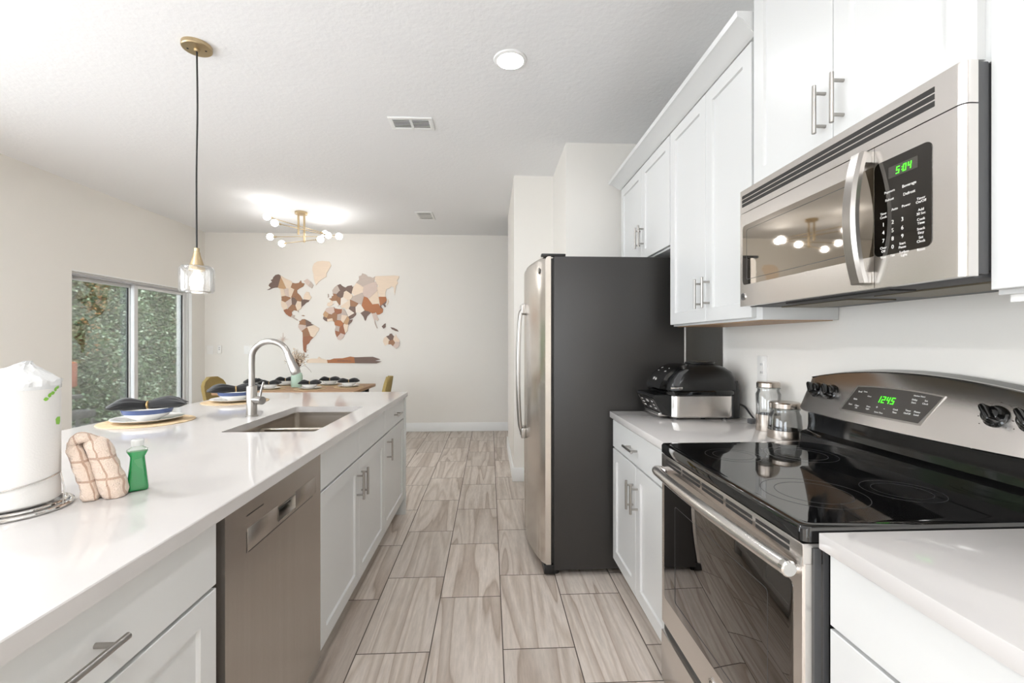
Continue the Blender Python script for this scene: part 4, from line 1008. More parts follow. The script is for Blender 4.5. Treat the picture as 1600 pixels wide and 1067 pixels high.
# ================================================================== ISLAND THINGS
def towel_roll():
    cx, cy = -1.070, 1.075
    h = thing('paper_towel_holder', 'chrome wire paper towel holder on the island', 'paper towel holder', (cx, cy, CTZ))
    circ = lambda r, z, n=48: [(cx + r * math.cos(2 * PI * k / n), cy + r * math.sin(2 * PI * k / n), z) for k in range(n)]
    part('base_ring', MB().tube(circ(.098, CTZ + .005), .0045, 10, True), M['chrome'], h)
    part('base_ring', MB().tube(circ(.088, CTZ + .012), .004, 10, True), M['chrome'], h)
    part('base_spoke', MB().tube([(cx - .088, cy, CTZ + .012), (cx + .088, cy, CTZ + .012)], .004, 10).tube([(cx, cy - .088, CTZ + .012), (cx, cy + .088, CTZ + .012)], .004, 10), M['chrome'], h)
    part('centre_post', MB().cyl((cx, cy, CTZ + .01), (cx, cy, CTZ + .30), .006), M['chrome'], h)
    a = [(cx + .0812 * math.cos(R(t)), cy + .0812 * math.sin(R(t)), CTZ + .062 + .0002 * (t + 60)) for t in range(-62, 24, 6)] + [(cx + .094, cy + .02, CTZ + .045), (cx + .098, cy + .012, CTZ + .008)]
    part('tension_arm', MB().tube(a, .0016, 8), M['chrome'], h)
    r = thing('paper_towel_roll', 'white paper towel roll still in its plastic wrap, left edge of the island', 'paper towel roll', (cx, cy, CTZ + .017))
    z0 = CTZ + .017; R0 = .0785
    prof = [(.022, 0), (R0 - .004, 0), (R0, .004), (R0, .262), (R0 - .006, .270), (.022, .270), (.022, 0)]
    part('paper', MB().lathe(prof, (cx, cy, z0), 64, False), M['paper'], r)
    loops = []
    for k, (rr, zz) in enumerate([(R0 + .0008, .255), (R0 + .001, .262), (R0 - .004, .273), (R0 - .022, .284), (R0 - .044, .297), (.016, .308), (.006, .315), (.001, .317)]):
        L = []
        for i in range(64):
            t = 2 * PI * i / 64; wv = (1 + (.045 * math.sin(11 * t + k) + .035 * math.sin(17 * t + 2 * k)) * (1 if 1 < k < 7 else .02))
            of = .022 * (max(0, k - 1) / 6) ** 1.3
            L.append((cx + of + rr * wv * math.cos(t), cy + of + rr * wv * math.sin(t), z0 + zz + (.003 * math.sin(9 * t + 1.7 * k) if 1 < k < 7 else 0)))
        loops.append(L)
    part('plastic_wrap', MB().loft(loops, False, True), M['wrap'], r, 'clear crinkled plastic twist on top', ang=20)
    # printed leaf marks wrapped on the roll
    def pr(poly, t0, zc):
        mb = MB(); rr = R0 + .0006
        fn = lambda u, v, w_: (cx + (rr + w_) * math.cos(t0 + u / rr), cy + (rr + w_) * math.sin(t0 + u / rr), z0 + zc + v)
        return mb, fn
    mb = MB()
    def leafp(t0, u, v, a, ln, wd):
        _, fn = pr(None, t0, 0)
        pts = [(u + math.cos(a) * ln * s_ - math.sin(a) * wd * q, v + math.sin(a) * ln * s_ + math.cos(a) * wd * q) for s_, q in ((-.5, 0), (-.2, .45), (.15, .4), (.5, 0), (.15, -.4), (-.2, -.45))]
        mb.prism(pts, fn, 0, .0003)
    T0 = R(4)
    for i in range(5): leafp(T0, -.012 + .008 * i, .233 + .006 * i + (.002 if i % 2 else 0), R(70 if i % 2 else 5), .012, .009)
    part('leaf_print', mb, M['leaf'], r, 'printed green leaf sprig')
    mb = MB(); leafp(R(20), 0.0, .180, R(45), .022, .022)
    part('leaf_print', mb, M['leaf'], r, 'printed green leaf diamond')
towel_roll()
def hand_towel():
    bx, by = -0.932, 1.150; yaw = R(34); H = 0.152; nU, nV = 32, 28
    def place(u, d, h):
        v = h / H
        lx = u - .012 * v - .046 * v ** 1.3; ly = d
        return Vector((bx + lx * math.cos(yaw) - ly * math.sin(yaw), by + lx * math.sin(yaw) + ly * math.cos(yaw) + .03 * v, CTZ + .001 + h))
    mb = MB(); bm = mb.bm; uv = bm.loops.layers.uv.new('UVMap'); coords = {}
    def add(rows):
        vl = []
        for row in rows:
            L = []
            for p, t in row:
                q = bm.verts.new(p); coords[q] = t; L.append(q)
            vl.append(L)
        n = len(vl[0])
        for a_, b_ in zip(vl, vl[1:]):
            for i in range(n): bm.faces.new((a_[i], a_[(i + 1) % n], b_[(i + 1) % n], b_[i]))
        bm.faces.new(list(reversed(vl[0]))); bm.faces.new(vl[-1])
    def lobe(cu, hw, th, hh, off, ph):
        rows = []
        for j in range(nV + 1):
            v = j / nV; e = (.80 + .20 * min(1, v / .10)) * math.sqrt(max(.05, 1 - (max(0, v - .80) / .205) ** 2)); row = []
            for i in range(nU):
                a = 2 * PI * i / nU; c, q = math.cos(a), math.sin(a)
                u = hw * e * math.copysign(abs(c) ** .85, c); d = th * e * math.copysign(abs(q) ** .85, q)
                wb = .0035 * noise.noise((u * 60 + ph, d * 60, v * 9)) + .0008 * math.sin(9 * v + ph + 2 * c)
                row.append((place(cu + u * (1 - .10 * v) + wb, off + d + wb, hh * v), (cu + u, v)))
            rows.append(row)
        add(rows)
    lobe(-.024, .0185, .026, H * .93, .004, 1.0)
    lobe(.018, .0285, .029, H * .97, .0, 4.0)
    lobe(-.004, .034, .020, H * 1.02, .020, 7.0)
    # fold rolled over the top
    rows = []
    for k in range(15):
        t = k / 14; u0 = -.026 + .050 * t; row = []; r = .0125 * (.55 + .45 * math.sin(PI * min(1, .15 + t * .8)))
        for i in range(20):
            a = 2 * PI * i / 20
            row.append((place(u0, -.004 + 1.35 * r * math.cos(a) - .004 * math.sin(PI * t), H * .90 + .012 * math.sin(PI * t * .9) + r * math.sin(a)), (u0, .9 + .1 * math.sin(a))))
        rows.append(row)
    add(rows)
    for f in bm.faces:
        for lp in f.loops:
            u, v = coords[lp.vert]; lp[uv].uv = ((u + .06) * 6.0, v * .92)
    solo('hand_towel', mb, M['towel'], 'folded peach plaid terry towel leaning on the paper towel roll', 'towel', (bx, by, CTZ), ang=80)
hand_towel()
def soap():
    cx, cy = -0.896, 1.205
    s = thing('dish_soap_bottle', 'small bottle of green dish soap with a pale cap on the island', 'bottle', (cx, cy, CTZ))
    yaw = R(38)
    def L(hx, hy, r, z):
        return [(cx + x * math.cos(yaw) - y * math.sin(yaw), cy + x * math.sin(yaw) + y * math.cos(yaw), CTZ + z) for x, y in rrect(0, 0, hx, hy, r, 5)]
    part('bottle_body', MB().loft([L(.020, .011, .008, 0), L(.0225, .0135, .009, .003), L(.0225, .0135, .009, .010), L(.0155, .0105, .009, .080), L(.0150, .0105, .009, .086), L(.0225, .012, .010, .101), L(.0225, .012, .010, .104), L(.011, .010, .0099, .112), L(.010, .010, .0099, .116)]), M['clear'], s, ang=40)
    part('liquid', MB().loft([L(.019, .010, .007, .0012), L(.0215, .0125, .008, .004), L(.0215, .0125, .008, .010), L(.0147, .0097, .008, .080), L(.0142, .0097, .008, .086), L(.0212, .0110, .009, .100)]), M['soap'], s, 'green soap')
    part('cap', MB().lathe([(.0125, 0), (.013, .002), (.013, .014), (.011, .016), (.001, .016)], (cx, cy, CTZ + .114), 28), M['cap'], s, 'pale plastic cap')
soap()

# place settings
def mk_mat(loc, label, group):
    return solo('placemat', MB().lathe([(.186, 0), (.188, .0015), (.186, .004), (.001, .004)], loc, 64), M['straw'], label, 'placemat', loc, group)
def mk_plate(loc, label, group):
    return solo('plate', MB().lathe([(.080, 0), (.085, .002), (.128, .013), (.140, .0165), (.1405, .0185), (.128, .0165), (.086, .006), (.001, .005)], loc, 64), M['plate'], label, 'plate', loc, group)
def mk_bowl(loc, label, group, band):
    b = thing('bowl', label, 'bowl', loc, group)
    part('bowl_body', MB().lathe([(.045, 0), (.048, .004), (.078, .020), (.094, .036), (.100, .054), (.098, .054), (.090, .038), (.074, .023), (.045, .008), (.001, .006)], loc, 64), M['plate'], b)
    if band: part('glaze_band', MB().lathe([(.0935, .034), (.0948, .034), (.1008, .0535), (.1010, .0550), (.0975, .0550), (.0975, .0535)], loc, 64, False), M['blueband'], b, 'blue glazed band at the rim')
    return b
def mk_napkin(loc, label, group, ln=.15, seed=1):
    n = thing('napkin', label, 'napkin', loc, group)
    rnd = random.Random(seed); mb = MB()
    for sgn in (-1, 1):
        loops = []
        for k in range(15):
            t = k / 14; x = sgn * (.004 + ln * t); e = t ** .8
            wy = .011 + .042 * min(1, e * 1.25) * (1 - .25 * max(0, t - .85) / .15); hz = .010 + .014 * math.sin(PI * min(1, .2 + t * .75)) - .008 * max(0, t - .8) / .2
            zc = .012 + .010 * math.sin(PI * t * .8) - .016 * max(0, t - .5) ** 1.3 * (1.6 if sgn < 0 else .7)
            L = []
            for i in range(40):
                a = 2 * PI * i / 40
                pl = 1 + (.55 * (abs(math.sin(3.5 * a + seed + t * 2.5 * sgn)) - .6) + .20 * math.sin(9 * a + 1.3 + 3 * t)) * (.3 + .7 * t)
                L.append((loc[0] + x + .006 * math.sin(3 * a) * t, loc[1] + wy * math.cos(a) * (.9 + .1 * pl), loc[2] + zc + hz * math.sin(a) * pl))
            loops.append(L)
        mb.loft(loops)
    part('cloth', mb, M['napkin'], n, ang=70)
    part('napkin_ring', MB().tube([(loc[0], loc[1] + .019 * math.cos(2 * PI * k / 28), loc[2] + .013 + .0155 * math.sin(2 * PI * k / 28)) for k in range(28)], .0042, 8, True), M['ring'], n, 'gold napkin ring')
    return n
IS = [(-1.615, 2.235, CTZ, R(22), 'on the island, nearest the sliding door'), (-1.60, 2.955, CTZ, R(30), 'on the island, left of the faucet')]
TZ = 0.75
TS = [(-2.79, 5.52, TZ, R(80), 'at left end of dining table'), (-2.50, 5.30, TZ, R(4), 'near side of dining table, left of vase'), (-2.05, 5.30, TZ, R(2), 'near side of dining table, right of vase'),
      (-2.52, 5.76, TZ, R(6), 'far side of dining table, behind faucet head'), (-1.99, 5.78, TZ, R(5), 'far side of dining table, right of vase'), (-1.68, 5.52, TZ, R(15), 'at right end of dining table')]
protos = None
for i, (x, y, z, a, wh) in enumerate(IS + TS):
    isl = i < 2
    L_mat = 'round woven straw placemat ' + wh; L_pl = 'white round dinner plate ' + wh
    L_b = ('white bowl with blue band ' if isl else 'white round bowl ') + wh; L_n = 'black napkin with gold ring ' + wh
    nloc = (x, y, z + .0665)
    if i == 0:
        pm = mk_mat((x, y, z), L_mat, 'round woven placemats'); pp = mk_plate((x, y, z + .004), L_pl, 'white dinner plates')
        pbb = mk_bowl((x, y, z + .0095), L_b, 'bowls on the plates', True); pn = mk_napkin(nloc, L_n, 'black ringed napkins', .145, 2); pn.rotation_euler = (0, 0, a)
        continue
    s_ = 1 if isl else .9
    o = dup(pm, (x, y, z), L_mat); o.scale = (s_, s_, 1)
    o = dup(pp, (x, y, z + .004), L_pl); o.scale = (s_, s_, 1)
    if isl: dup(pbb, (x, y, z + .0095), L_b)
    elif i == 2: pbw = mk_bowl((x, y, z + .0095), L_b, 'bowls on the plates', False); pbw.scale = (.86, .86, .86)
    else: dup(pbw, (x, y, z + .0095), L_b)
    o = dup(pn, nloc if isl else (x, y, z + .0605), L_n, rotz=a)
    if not isl: o.scale = (.82, .9, .95)

# ================================================================== DINING
def table():
    x0, x1, y0, y1 = -2.98, -1.47, 5.03, 5.96
    t = thing('dining_table', 'wooden dining table set for six below the world map', 'table', ((x0 + x1) / 2, (y0 + y1) / 2, 0))
    part('tabletop', MB().box(x0, x1, y0, y1, .715, .75, .004), M['tablewood'], t)
    part('apron', MB().box(x0 + .1, x1 - .1, y0 + .1, y1 - .1, .65, .715), M['legm'], t)
    for x in (x0 + .09, x1 - .09):
        for y in (y0 + .09, y1 - .09): part('leg', MB().cyl((x, y, 0), (x, y, .715), .018, .028, 16), M['legm'], t)
table()
def chair(loc, rz, label):
    c = thing('dining_chair', label, 'chair', loc, 'olive upholstered dining chairs')
    X, Y, _ = loc
    # local: faces +X, then rotated through the empty
    def outline(hw, ht, z0, n=10):
        pts = [(-hw, z0), ]
        return pts
    loops = []
    nz = 10
    for k in range(nz + 1):
        t = k / nz; z = .43 + .45 * t; hw = .225 * (1 - .05 * t) * (1 if t < .72 else math.sqrt(max(0.02, 1 - ((t - .72) / .30) ** 2)))
        xb = -.20 - .075 * t; L = []
        for i in range(15):
            u = -1 + 2 * i / 14; L.append((X + xb + .055 * u * u * (1 - .3 * t), Y + hw * u, z))
        for i in range(15):
            u = 1 - 2 * i / 14; L.append((X + xb - .035 + .055 * u * u * (1 - .3 * t), Y + hw * u * 1.02, z))
        loops.append(L)
    part('backrest', MB().loft(loops), M['chair'], c, ang=60)
    part('seat', MB().loft([[(X + x, Y + y, z) for x, y in rrect(0, 0, .225 - e, .225 - e, .09, 6)] for z, e in ((.40, .02), (.41, 0), (.455, 0), (.47, .02))]), M['chair'], c)
    for sx in (-1, 1):
        for sy in (-1, 1): part('leg', MB().cyl((X + sx * .15, Y + sy * .15, .405), (X + sx * .20, Y + sy * .20, 0), .016, .011, 14), M['legm'], c)
    c.rotation_euler = (0, 0, rz)
    return c
ch = chair((-2.98, 5.48, 0), R(0), 'olive fabric chair at left end of dining table')
dup(ch, (-1.455, 5.46, 0), 'olive fabric chair at the right end of the dining table, seen edge-on', rotz=R(186))
def vase():
    x, y = -2.29, 5.53
    v = solo('vase', MB().lathe([(.050, 0), (.060, .005), (.064, .02), (.064, .135), (.055, .165), (.036, .180), (.033, .188), (.033, .225), (.037, .232), (.033, .233), (.028, .225), (.028, .185), (.05, .155), (.058, .02), (.001, .012)], (x, y, TZ), 40), M['vase'], 'mint green bottle vase at the centre of the dining table', 'vase', (x, y, TZ))
    d = thing('dried_flowers', 'bunch of dried pale flowers standing in the mint vase', 'flowers', (x, y, TZ + .03))
    rnd = random.Random(5); st = MB(); bl = MB(); bd = MB()
    for k in range(34):
        a = rnd.uniform(0, 2 * PI); r = rnd.uniform(.02, .15); h = rnd.uniform(.12, .24) * (1 - .5 * (r / .15) ** 2) + .02
        p0 = Vector((x + rnd.uniform(-.012, .012), y + rnd.uniform(-.012, .012), TZ + .20)); p2 = Vector((x + r * math.cos(a), y + r * math.sin(a), TZ + .225 + h))
        p1 = (p0 + p2) / 2 + Vector((0, 0, .02)); st.tube([Vector((x, y, TZ + .05)) + (p0 - Vector((x, y, p0.z))) * .5, p0, p1, p2], .0018, 5)
        for q in range(7):
            f = p1.lerp(p2, rnd.uniform(.2, 1.05)) + Vector((rnd.gauss(0, .012), rnd.gauss(0, .012), rnd.gauss(0, .012)))
            bl.ball(f, rnd.uniform(.004, .0085), 6)
        if k % 2 == 0:
            for q in range(3): bd.ball(p0.lerp(p1, rnd.uniform(.2, 1)) + Vector((rnd.gauss(0, .010), rnd.gauss(0, .010), 0)), rnd.uniform(.006, .011), 6)
    a0 = Vector((x + .02, y, TZ + .225))
    st.tube(smoothpath([a0, a0 + Vector((.07, 0, .03)), a0 + Vector((.13, 0, -.02)), a0 + Vector((.15, 0, -.05))], 4), .0016, 5)
    part('stems', st, M['stem'], d)
    o = part('blossoms', bl, M['bloom'], d); o['kind'] = 'stuff'
    o = part('seed_heads', bd, M['bloomd'], d); o['kind'] = 'stuff'
vase()

# ================================================================== WALL MAP
def wmap():
    U = 0.001828
    fn = lambda u, v, w_: (-3.489 + u * 0.00177, FY - 0.0015 - w_, 2.705 - v * U)
    NA = [(195,375),(225,358),(208,340),(215,325),(235,312),(225,298),(240,290),(245,275),(262,258),(285,252),(310,265),(330,280),(352,290),(375,300),(385,303),(395,318),(420,322),(445,318),(460,298),(468,318),(490,322),(480,345),(450,360),(430,375),(432,395),(455,415),(470,440),(478,452),(482,430),(490,405),(505,385),(525,390),(530,410),(545,430),(530,450),(520,465),(505,470),(485,490),(470,500),(460,520),(440,530),(445,548),(430,535),(405,530),(388,545),(392,565),(415,570),(405,585),(430,600),(443,609),(430,610),(400,592),(365,575),(345,560),(330,540),(318,515),(308,500),(305,470),(310,445),(308,420),(303,390),(300,375),(285,355),(262,355),(240,360),(215,372)]
    SA = [(447,613),(458,612),(470,600),(490,598),(515,610),(540,625),(540,633),(575,650),(605,668),(600,690),(585,705),(578,725),(555,745),(535,765),(525,785),(505,800),(503,820),(500,845),(505,858),(490,855),(480,840),(478,810),(475,770),(476,730),(474,700),(455,685),(440,660),(442,640),(452,630)]
    GR = [(552,195),(565,165),(590,150),(630,145),(685,150),(700,180),(680,215),(662,245),(662,268),(625,290),(600,310),(580,335),(570,310),(562,280),(560,250),(552,220)]
    BA = [(482,302),(510,286),(540,310),(560,335),(548,360),(530,350),(505,330)]
    EU = [(666,492),(672,470),(690,468),(695,450),(680,440),(703,435),(705,420),(718,415),(712,400),(708,375),(725,350),(745,335),(772,325),(782,336),(800,347),(815,352),(830,340),(862,335),(866,348),(882,338),(900,310),(920,290),(918,265),(940,255),(945,240),(975,250),(990,265),(1010,268),(1030,275),(1050,262),(1100,260),(1150,258),(1200,255),(1240,260),(1235,280),(1222,295),(1232,315),(1215,335),(1210,370),(1205,410),(1200,385),(1198,350),(1180,340),(1165,355),(1140,360),(1130,390),(1130,410),(1140,445),(1135,470),(1125,480),(1135,500),(1125,505),(1115,490),(1100,485),(1095,500),(1112,520),(1108,545),(1085,560),(1060,565),(1065,580),(1078,600),(1065,612),(1052,600),(1045,605),(1055,640),(1068,670),(1060,668),(1045,635),(1040,610),(1030,580),(1018,545),(1000,560),(985,575),(972,610),(965,608),(955,580),(935,555),(920,545),(898,545),(895,565),(870,590),(845,600),(835,580),(825,555),(815,530),(810,510),(795,508),(780,515),(770,500),(775,487),(760,490),(752,500),(740,482),(725,477),(715,482),(700,495),(680,500)]
    AF = [(640,575),(635,560),(650,535),(660,515),(690,505),(720,502),(728,515),(760,520),(800,520),(812,535),(822,555),(838,585),(848,603),(870,600),(862,620),(840,640),(832,660),(830,690),(815,705),(805,720),(795,745),(770,762),(752,758),(742,735),(732,710),(728,680),(735,660),(728,640),(722,618),(700,612),(670,618),(650,610),(635,595)]
    AU = [(1110,770),(1118,745),(1140,730),(1158,725),(1165,712),(1180,710),(1190,725),(1205,735),(1212,715),(1222,735),(1240,760),(1245,785),(1235,815),(1215,828),(1195,815),(1175,795),(1150,795),(1125,805),(1118,790)]
    AN = [(505,938),(505,915),(540,905),(590,905),(602,890),(622,905),(665,915),(690,915),(720,905),(790,903),(850,890),(884,895),(910,895),(960,893),(1030,892),(1090,912),(1050,922),(1070,926),(1100,928),(1060,943)]
    def clip(poly, seeds):
        pieces = []
        for i, (sx, sy, c) in enumerate(seeds):
            bm = bmesh.new(); f = bm.faces.new([bm.verts.new((x, -y, 0)) for x, y in poly])
            bmesh.ops.triangulate(bm, faces=[f])
            for j, (tx, ty, _) in enumerate(seeds):
                if i == j: continue
                mid = Vector(((sx + tx) / 2, -(sy + ty) / 2, 0)); nr = Vector((tx - sx, -(ty - sy), 0))
                # slightly jittered borders
                nr = Matrix.Rotation(.25 * math.sin(i * 7.1 + j * 7.1), 3, 'Z') @ nr
                bmesh.ops.bisect_plane(bm, geom=bm.verts[:] + bm.edges[:] + bm.faces[:], plane_co=mid, plane_no=nr.normalized(), clear_outer=True)
                if not bm.faces: break
            if not bm.faces: bm.free(); continue
            ret = bmesh.ops.extrude_face_region(bm, geom=bm.faces[:])
            th = .0065 + .0035 * ((i * 37) % 5) / 4
            top = [v for v in ret['geom'] if isinstance(v, bmesh.types.BMVert)]
            ts = set(top)
            for v in bm.verts: v.co = Vector(fn(v.co.x, -v.co.y, th if v in ts else 0.0))
            mb = MB(); mb.bm.free(); mb.bm = bm; pieces.append((mb, c))
        return pieces
    G_ = 'wooden world map pieces'
    def land(name, label, poly, seeds):
        cx = sum(p[0] for p in poly) / len(poly); cy = sum(p[1] for p in poly) / len(poly)
        t = thing(name, label, 'wall map', fn(cx, cy, 0), G_)
        for mb, c in clip(poly, seeds): part('country_piece', mb, M['map_' + c], t)
        return t
    land('map_continent', 'wooden north america piece of the wall map in brown and cream', NA, [(265,310,'dark'),(316,335,'tan'),(350,325,'cream'),(430,338,'brown'),(318,395,'cream'),(352,395,'pink'),(382,395,'cream'),(415,400,'brown'),(440,435,'brown'),(512,420,'cream'),(340,446,'brown'),(368,470,'pink'),(412,466,'dark'),(322,485,'cream'),(440,484,'cream'),(400,512,'brown'),(490,475,'dark'),(365,560,'rust'),(410,585,'grey')])
    land('map_continent', 'wooden south america piece of the wall map, red-brown and cream', SA, [(470,618,'brown'),(528,622,'dark'),(452,665,'pink'),(545,680,'cream'),(500,705,'brown'),(495,760,'rust'),(490,820,'rust')])
    land('map_island', 'pale wooden greenland piece at the top of the wall map', GR, [(620,180,'cream'),(605,260,'cream')])
    land('map_island', 'small pale pink wooden arctic island piece below greenland', BA, [(510,310,'pink'),(545,340,'grey')])
    land('map_continent', 'large wooden europe and asia piece of the wall map with orange-brown and cream', EU, [(742,370,'grey'),(785,358,'dark'),(842,362,'dark'),(770,405,'dark'),(825,410,'cream'),(895,370,'cream'),(952,288,'grey'),(1010,372,'pink'),(1130,300,'cream'),(1200,300,'cream'),(1050,445,'cream'),(1120,395,'cream'),(905,448,'grey'),(985,495,'orange'),(1045,515,'orange'),(1110,450,'orange'),(1085,545,'orange'),(1130,490,'dark'),(965,570,'dark'),(915,520,'white'),(870,518,'dark'),(880,480,'brown'),(820,490,'cream'),(790,462,'white'),(725,432,'brown'),(760,452,'brown'),(690,482,'cream'),(735,480,'white'),(1050,585,'pink'),(1055,640,'grey'),(848,548,'white'),(872,580,'dark')])
    land('map_continent', 'wooden africa piece of the wall map in rust, brown and cream', AF, [(688,532,'pink'),(762,535,'rust'),(805,545,'grey'),(655,565,'tan'),(645,600,'dark'),(688,585,'brown'),(690,605,'cream'),(728,580,'brown'),(765,580,'grey'),(795,590,'cream'),(828,612,'tan'),(852,615,'dark'),(765,635,'orange'),(745,670,'grey'),(785,675,'rust'),(742,712,'rust'),(772,742,'pink'),(818,668,'cream')])
    land('map_continent', 'wooden australia piece at the lower right of the wall map', AU, [(1132,765,'cream'),(1176,738,'dark'),(1180,785,'brown'),(1215,748,'cream'),(1222,800,'pink')])
    t = land('map_continent', 'long flat wooden antarctica strip along the bottom of the wall map', AN, [(580,920,'cream'),(756,920,'orange'),(1015,920,'dark')])
    part('engraving', text_mesh([('ANTARCTICA', .030, fn(800, 924, .0105), (1, 0, 0), (0, 0, 1))], .0004), M['map_dark'], t)
    def isl(label, poly, c):
        solo('map_island', MB().prism([(u, v) for u, v in poly], fn, 0, .008), M['map_' + c], label, 'wall map', fn(poly[0][0], poly[0][1], 0), G_)
    isl('small grey-brown wooden island piece, the great britain of the wall map', [(672,400),(680,405),(682,425),(672,432)], 'grey')
    isl('small dark wooden borneo piece of the wall map above australia', [(1100,655),(1120,635),(1132,630),(1130,660),(1115,672)], 'dark')
    isl('small dark wooden new guinea piece right above australia on the map', [(1170,660),(1195,665),(1225,680),(1235,695),(1210,690),(1180,675)], 'dark')
    isl('thin pale wooden japan piece at the right edge of the map', [(1150,438),(1157,458),(1150,478),(1140,490),(1145,462)], 'cream')
    isl('tiny brown wooden cuba piece in the caribbean of the map', [(462,572),(480,568),(494,573),(480,576)], 'brown')
    st = []
    for k in range(16):
        a = PI * 2 * k / 16; r = (50 if k % 4 == 0 else 26 if k % 4 == 2 else 7)
        st.append((320 + r * math.sin(a), 755 - r * math.cos(a)))
    solo('map_compass', MB().prism(st, fn, 0, .007), M['map_pink'], 'pale wooden compass star left of south america on the map', 'wall map', fn(320, 755, 0), G_)
wmap()

# ================================================================== LIGHTS AND VENTS
def pendant():
    x, y = -1.518, 2.44
    p = thing('pendant_light', 'seeded glass pendant lamp on a black cord over the island', 'pendant lamp', (x, y, CZ))
    part('canopy', MB().lathe([(.001, -.034), (.012, -.034), (.014, -.024), (.066, -.022), (.070, -.018), (.070, 0), (.001, 0)], (x, y, CZ), 48), M['brass'], p)
    part('canopy_screw', MB().cyl((x - .04, y - .01, CZ - .024), (x - .04, y - .01, CZ - .020), .005, seg=12).cyl((x + .04, y + .01, CZ - .024), (x + .04, y + .01, CZ - .020), .005, seg=12), M['dark'], p)
    part('cord', MB().tube(smoothpath([(x, y, CZ - .03), (x + .003, y, 2.5), (x - .002, y, 2.15), (x, y, 1.75)], 8), .0042, 8), M['cord'], p)
    part('socket', MB().lathe([(.012, .105), (.012, .085), (.015, .083), (.0165, .070), (.036, .005), (.036, -.012), (.001, -.012)], (x, y, 1.672), 36), M['brass'], p)
    part('glass_shade', MB().lathe([(.034, 1.683), (.066, 1.683), (.0765, 1.674), (.079, 1.664), (.079, 1.560), (.074, 1.548), (.055, 1.545), (.055, 1.547), (.073, 1.551), (.0765, 1.562), (.0765, 1.664), (.074, 1.672), (.065, 1.680), (.034, 1.680)], (x, y, 0), 56, False), M['seeded'], p, 'clear seeded glass cylinder')
    part('bulb', MB().lathe([(.001, -.052), (.018, -.048), (.028, -.034), (.030, -.020), (.024, .004), (.014, .022), (.013, .036), (.001, .036)], (x, y, 1.628), 28), M['bulb_soft'], p, 'glowing bulb')
pendant()
def chandelier():
    cx, cy = -2.235, 5.52
    c = thing('chandelier', 'gold sputnik chandelier with eight glowing globes over the dining table', 'chandelier', (cx, cy, CZ))
    part('canopy', MB().lathe([(.001, -.030), (.066, -.030), (.070, -.026), (.070, 0), (.001, 0)], (cx, cy, CZ), 40), M['brass'], c)
    s1, s2 = Vector((cx - .032, cy, 0)), Vector((cx + .036, cy, 0))
    part('stem', MB().cyl((s1.x, s1.y, CZ - .03), (s1.x, s1.y, 2.56), .012), M['brass'], c)
    part('stem', MB().cyl((s2.x, s2.y, CZ - .03), (s2.x, s2.y, 2.47), .012), M['brass'], c)
    arms = [((-2.441, 5.12, 2.664), (-2.094, 5.91, 2.668)), ((-2.358, 5.12, 2.595), (-1.986, 5.71, 2.60)), ((-2.608, 5.55, 2.538), (-1.787, 5.50, 2.542)), ((-2.539, 5.70, 2.49), (-1.947, 5.35, 2.472))]
    for a, b in arms:
        a, b = Vector(a), Vector(b); d = (b - a).normalized()
        ar = part('arm', MB().cyl(a + d * .07, b - d * .07, .0048, seg=12), M['brass'], c)
        for e, s_ in ((a, 1), (b, -1)):
            part('bulb_holder', MB().cyl(e + d * s_ * .03, e + d * s_ * .075, .012, .010, 16), M['brass'], ar)
            part('globe_bulb', MB().ball(e, .038, 24), M['bulb'], ar, 'glowing globe bulb')
chandelier()
def can(x, y, label, lens='can'):
    c = thing('recessed_light', label, 'ceiling light', (x, y, CZ))
    part('trim_ring', MB().lathe([(.068, -.002), (.072, -.010), (.088, -.006), (.092, 0), (.068, 0)], (x, y, CZ), 48, False), M['trim'], c)
    part('lens', MB().lathe([(.001, -.006), (.066, -.006), (.070, -.002), (.001, -.002)], (x, y, CZ), 40), M[lens], c, 'glowing lens')
    return c
can0 = can(.113, 2.48, 'round recessed ceiling light over the aisle, in front of the fridge')
can1 = can(-.30, -.25, 'round recessed ceiling light over the aisle beside the range')  # out of view, placed freely for its light on the aisle
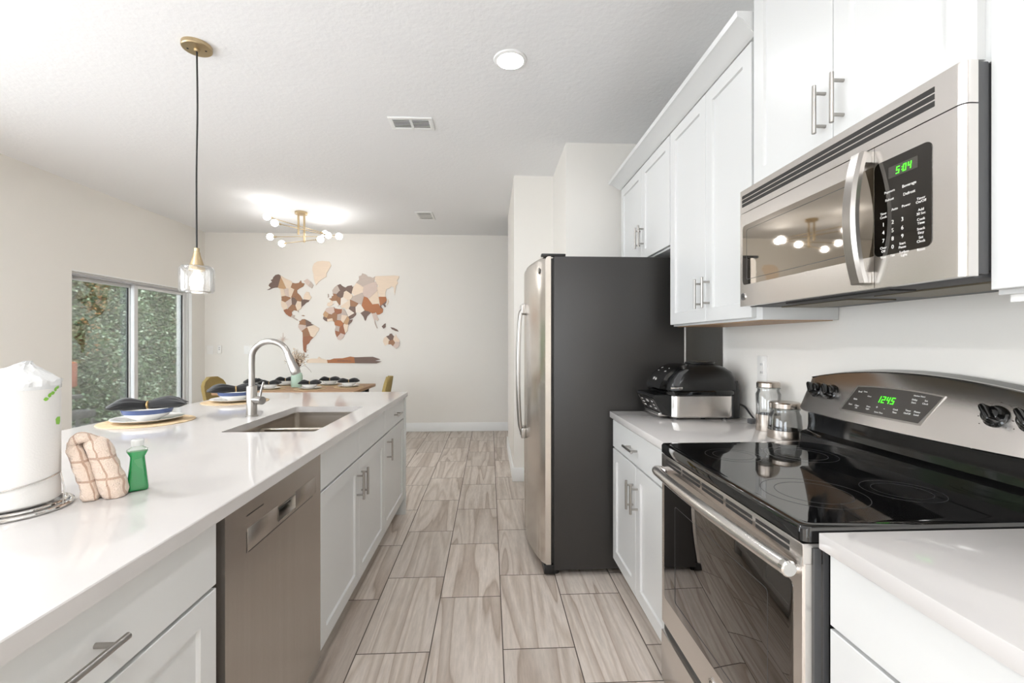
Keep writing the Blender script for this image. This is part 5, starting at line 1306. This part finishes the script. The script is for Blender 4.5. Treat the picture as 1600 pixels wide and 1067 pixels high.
can2 = can(.113, -.9, 'round recessed ceiling light behind the camera over the aisle', 'can_fill')  # this and the cans below are added out of view as fill
can3 = can(-1.7, -1.2, 'round recessed ceiling light over the living area behind the island', 'can_fill')
can(-2.65, 1.9, 'round recessed ceiling light over the living area beside the island seating', 'can_fill')  # added to reach the right lower cabinets over the island
can(-2.75, .2, 'round recessed ceiling light over the living area near the left windows', 'can_fill')
def register(loc, hx, hy, label, grid):
    x, y = loc; v = thing('ceiling_vent', label, 'ceiling vent', (x, y, CZ))
    z = CZ
    fr = MB().box(x - hx, x + hx, y - hy, y - hy + .028, z - .008, z, .002).box(x - hx, x + hx, y + hy - .028, y + hy, z - .008, z, .002).box(x - hx, x - hx + .028, y - hy + .028, y + hy - .028, z - .008, z, .002).box(x + hx - .028, x + hx, y - hy + .028, y + hy - .028, z - .008, z, .002)
    if not grid: fr.box(x - .008, x + .008, y - hy + .02, y + hy - .02, z - .008, z)
    part('frame', fr, M['trim'], v)
    part('backing', MB().box(x - hx + .02, x + hx - .02, y - hy + .02, y + hy - .02, z - .0015, z - .0005), M['ventgrey'], v)
    if grid:
        for k in range(9):
            xx = x - hx + .028 + (2 * hx - .056) * (k + .5) / 9; part('slat', MB().box(xx - .0035, xx + .0035, y - hy + .026, y + hy - .026, z - .0075, z - .002), M['trim'], v)
        part('cross_bar', MB().box(x - hx + .026, x + hx - .026, y - .02, y - .012, z - .0085, z - .002).box(x - hx + .026, x + hx - .026, y + .05, y + .058, z - .0085, z - .002), M['trim'], v)
    else:
        for k in range(6):
            yy = y - hy + .028 + (2 * hy - .056) * (k + .5) / 6
            m2 = MB().loft([[(xx, yy - .011, z - .010), (xx, yy + .008, z - .003), (xx, yy + .009, z - .0045), (xx, yy - .010, z - .0115)] for xx in (x - hx + .026, x + hx - .026)])
            part('slat', m2, M['trim'], v)
register((-.548, 3.235), .152, .092, 'larger white ceiling vent with two louvred halves', False)
register((-.785, 5.60), .105, .17, 'smaller white gridded ceiling vent near the far wall', True)
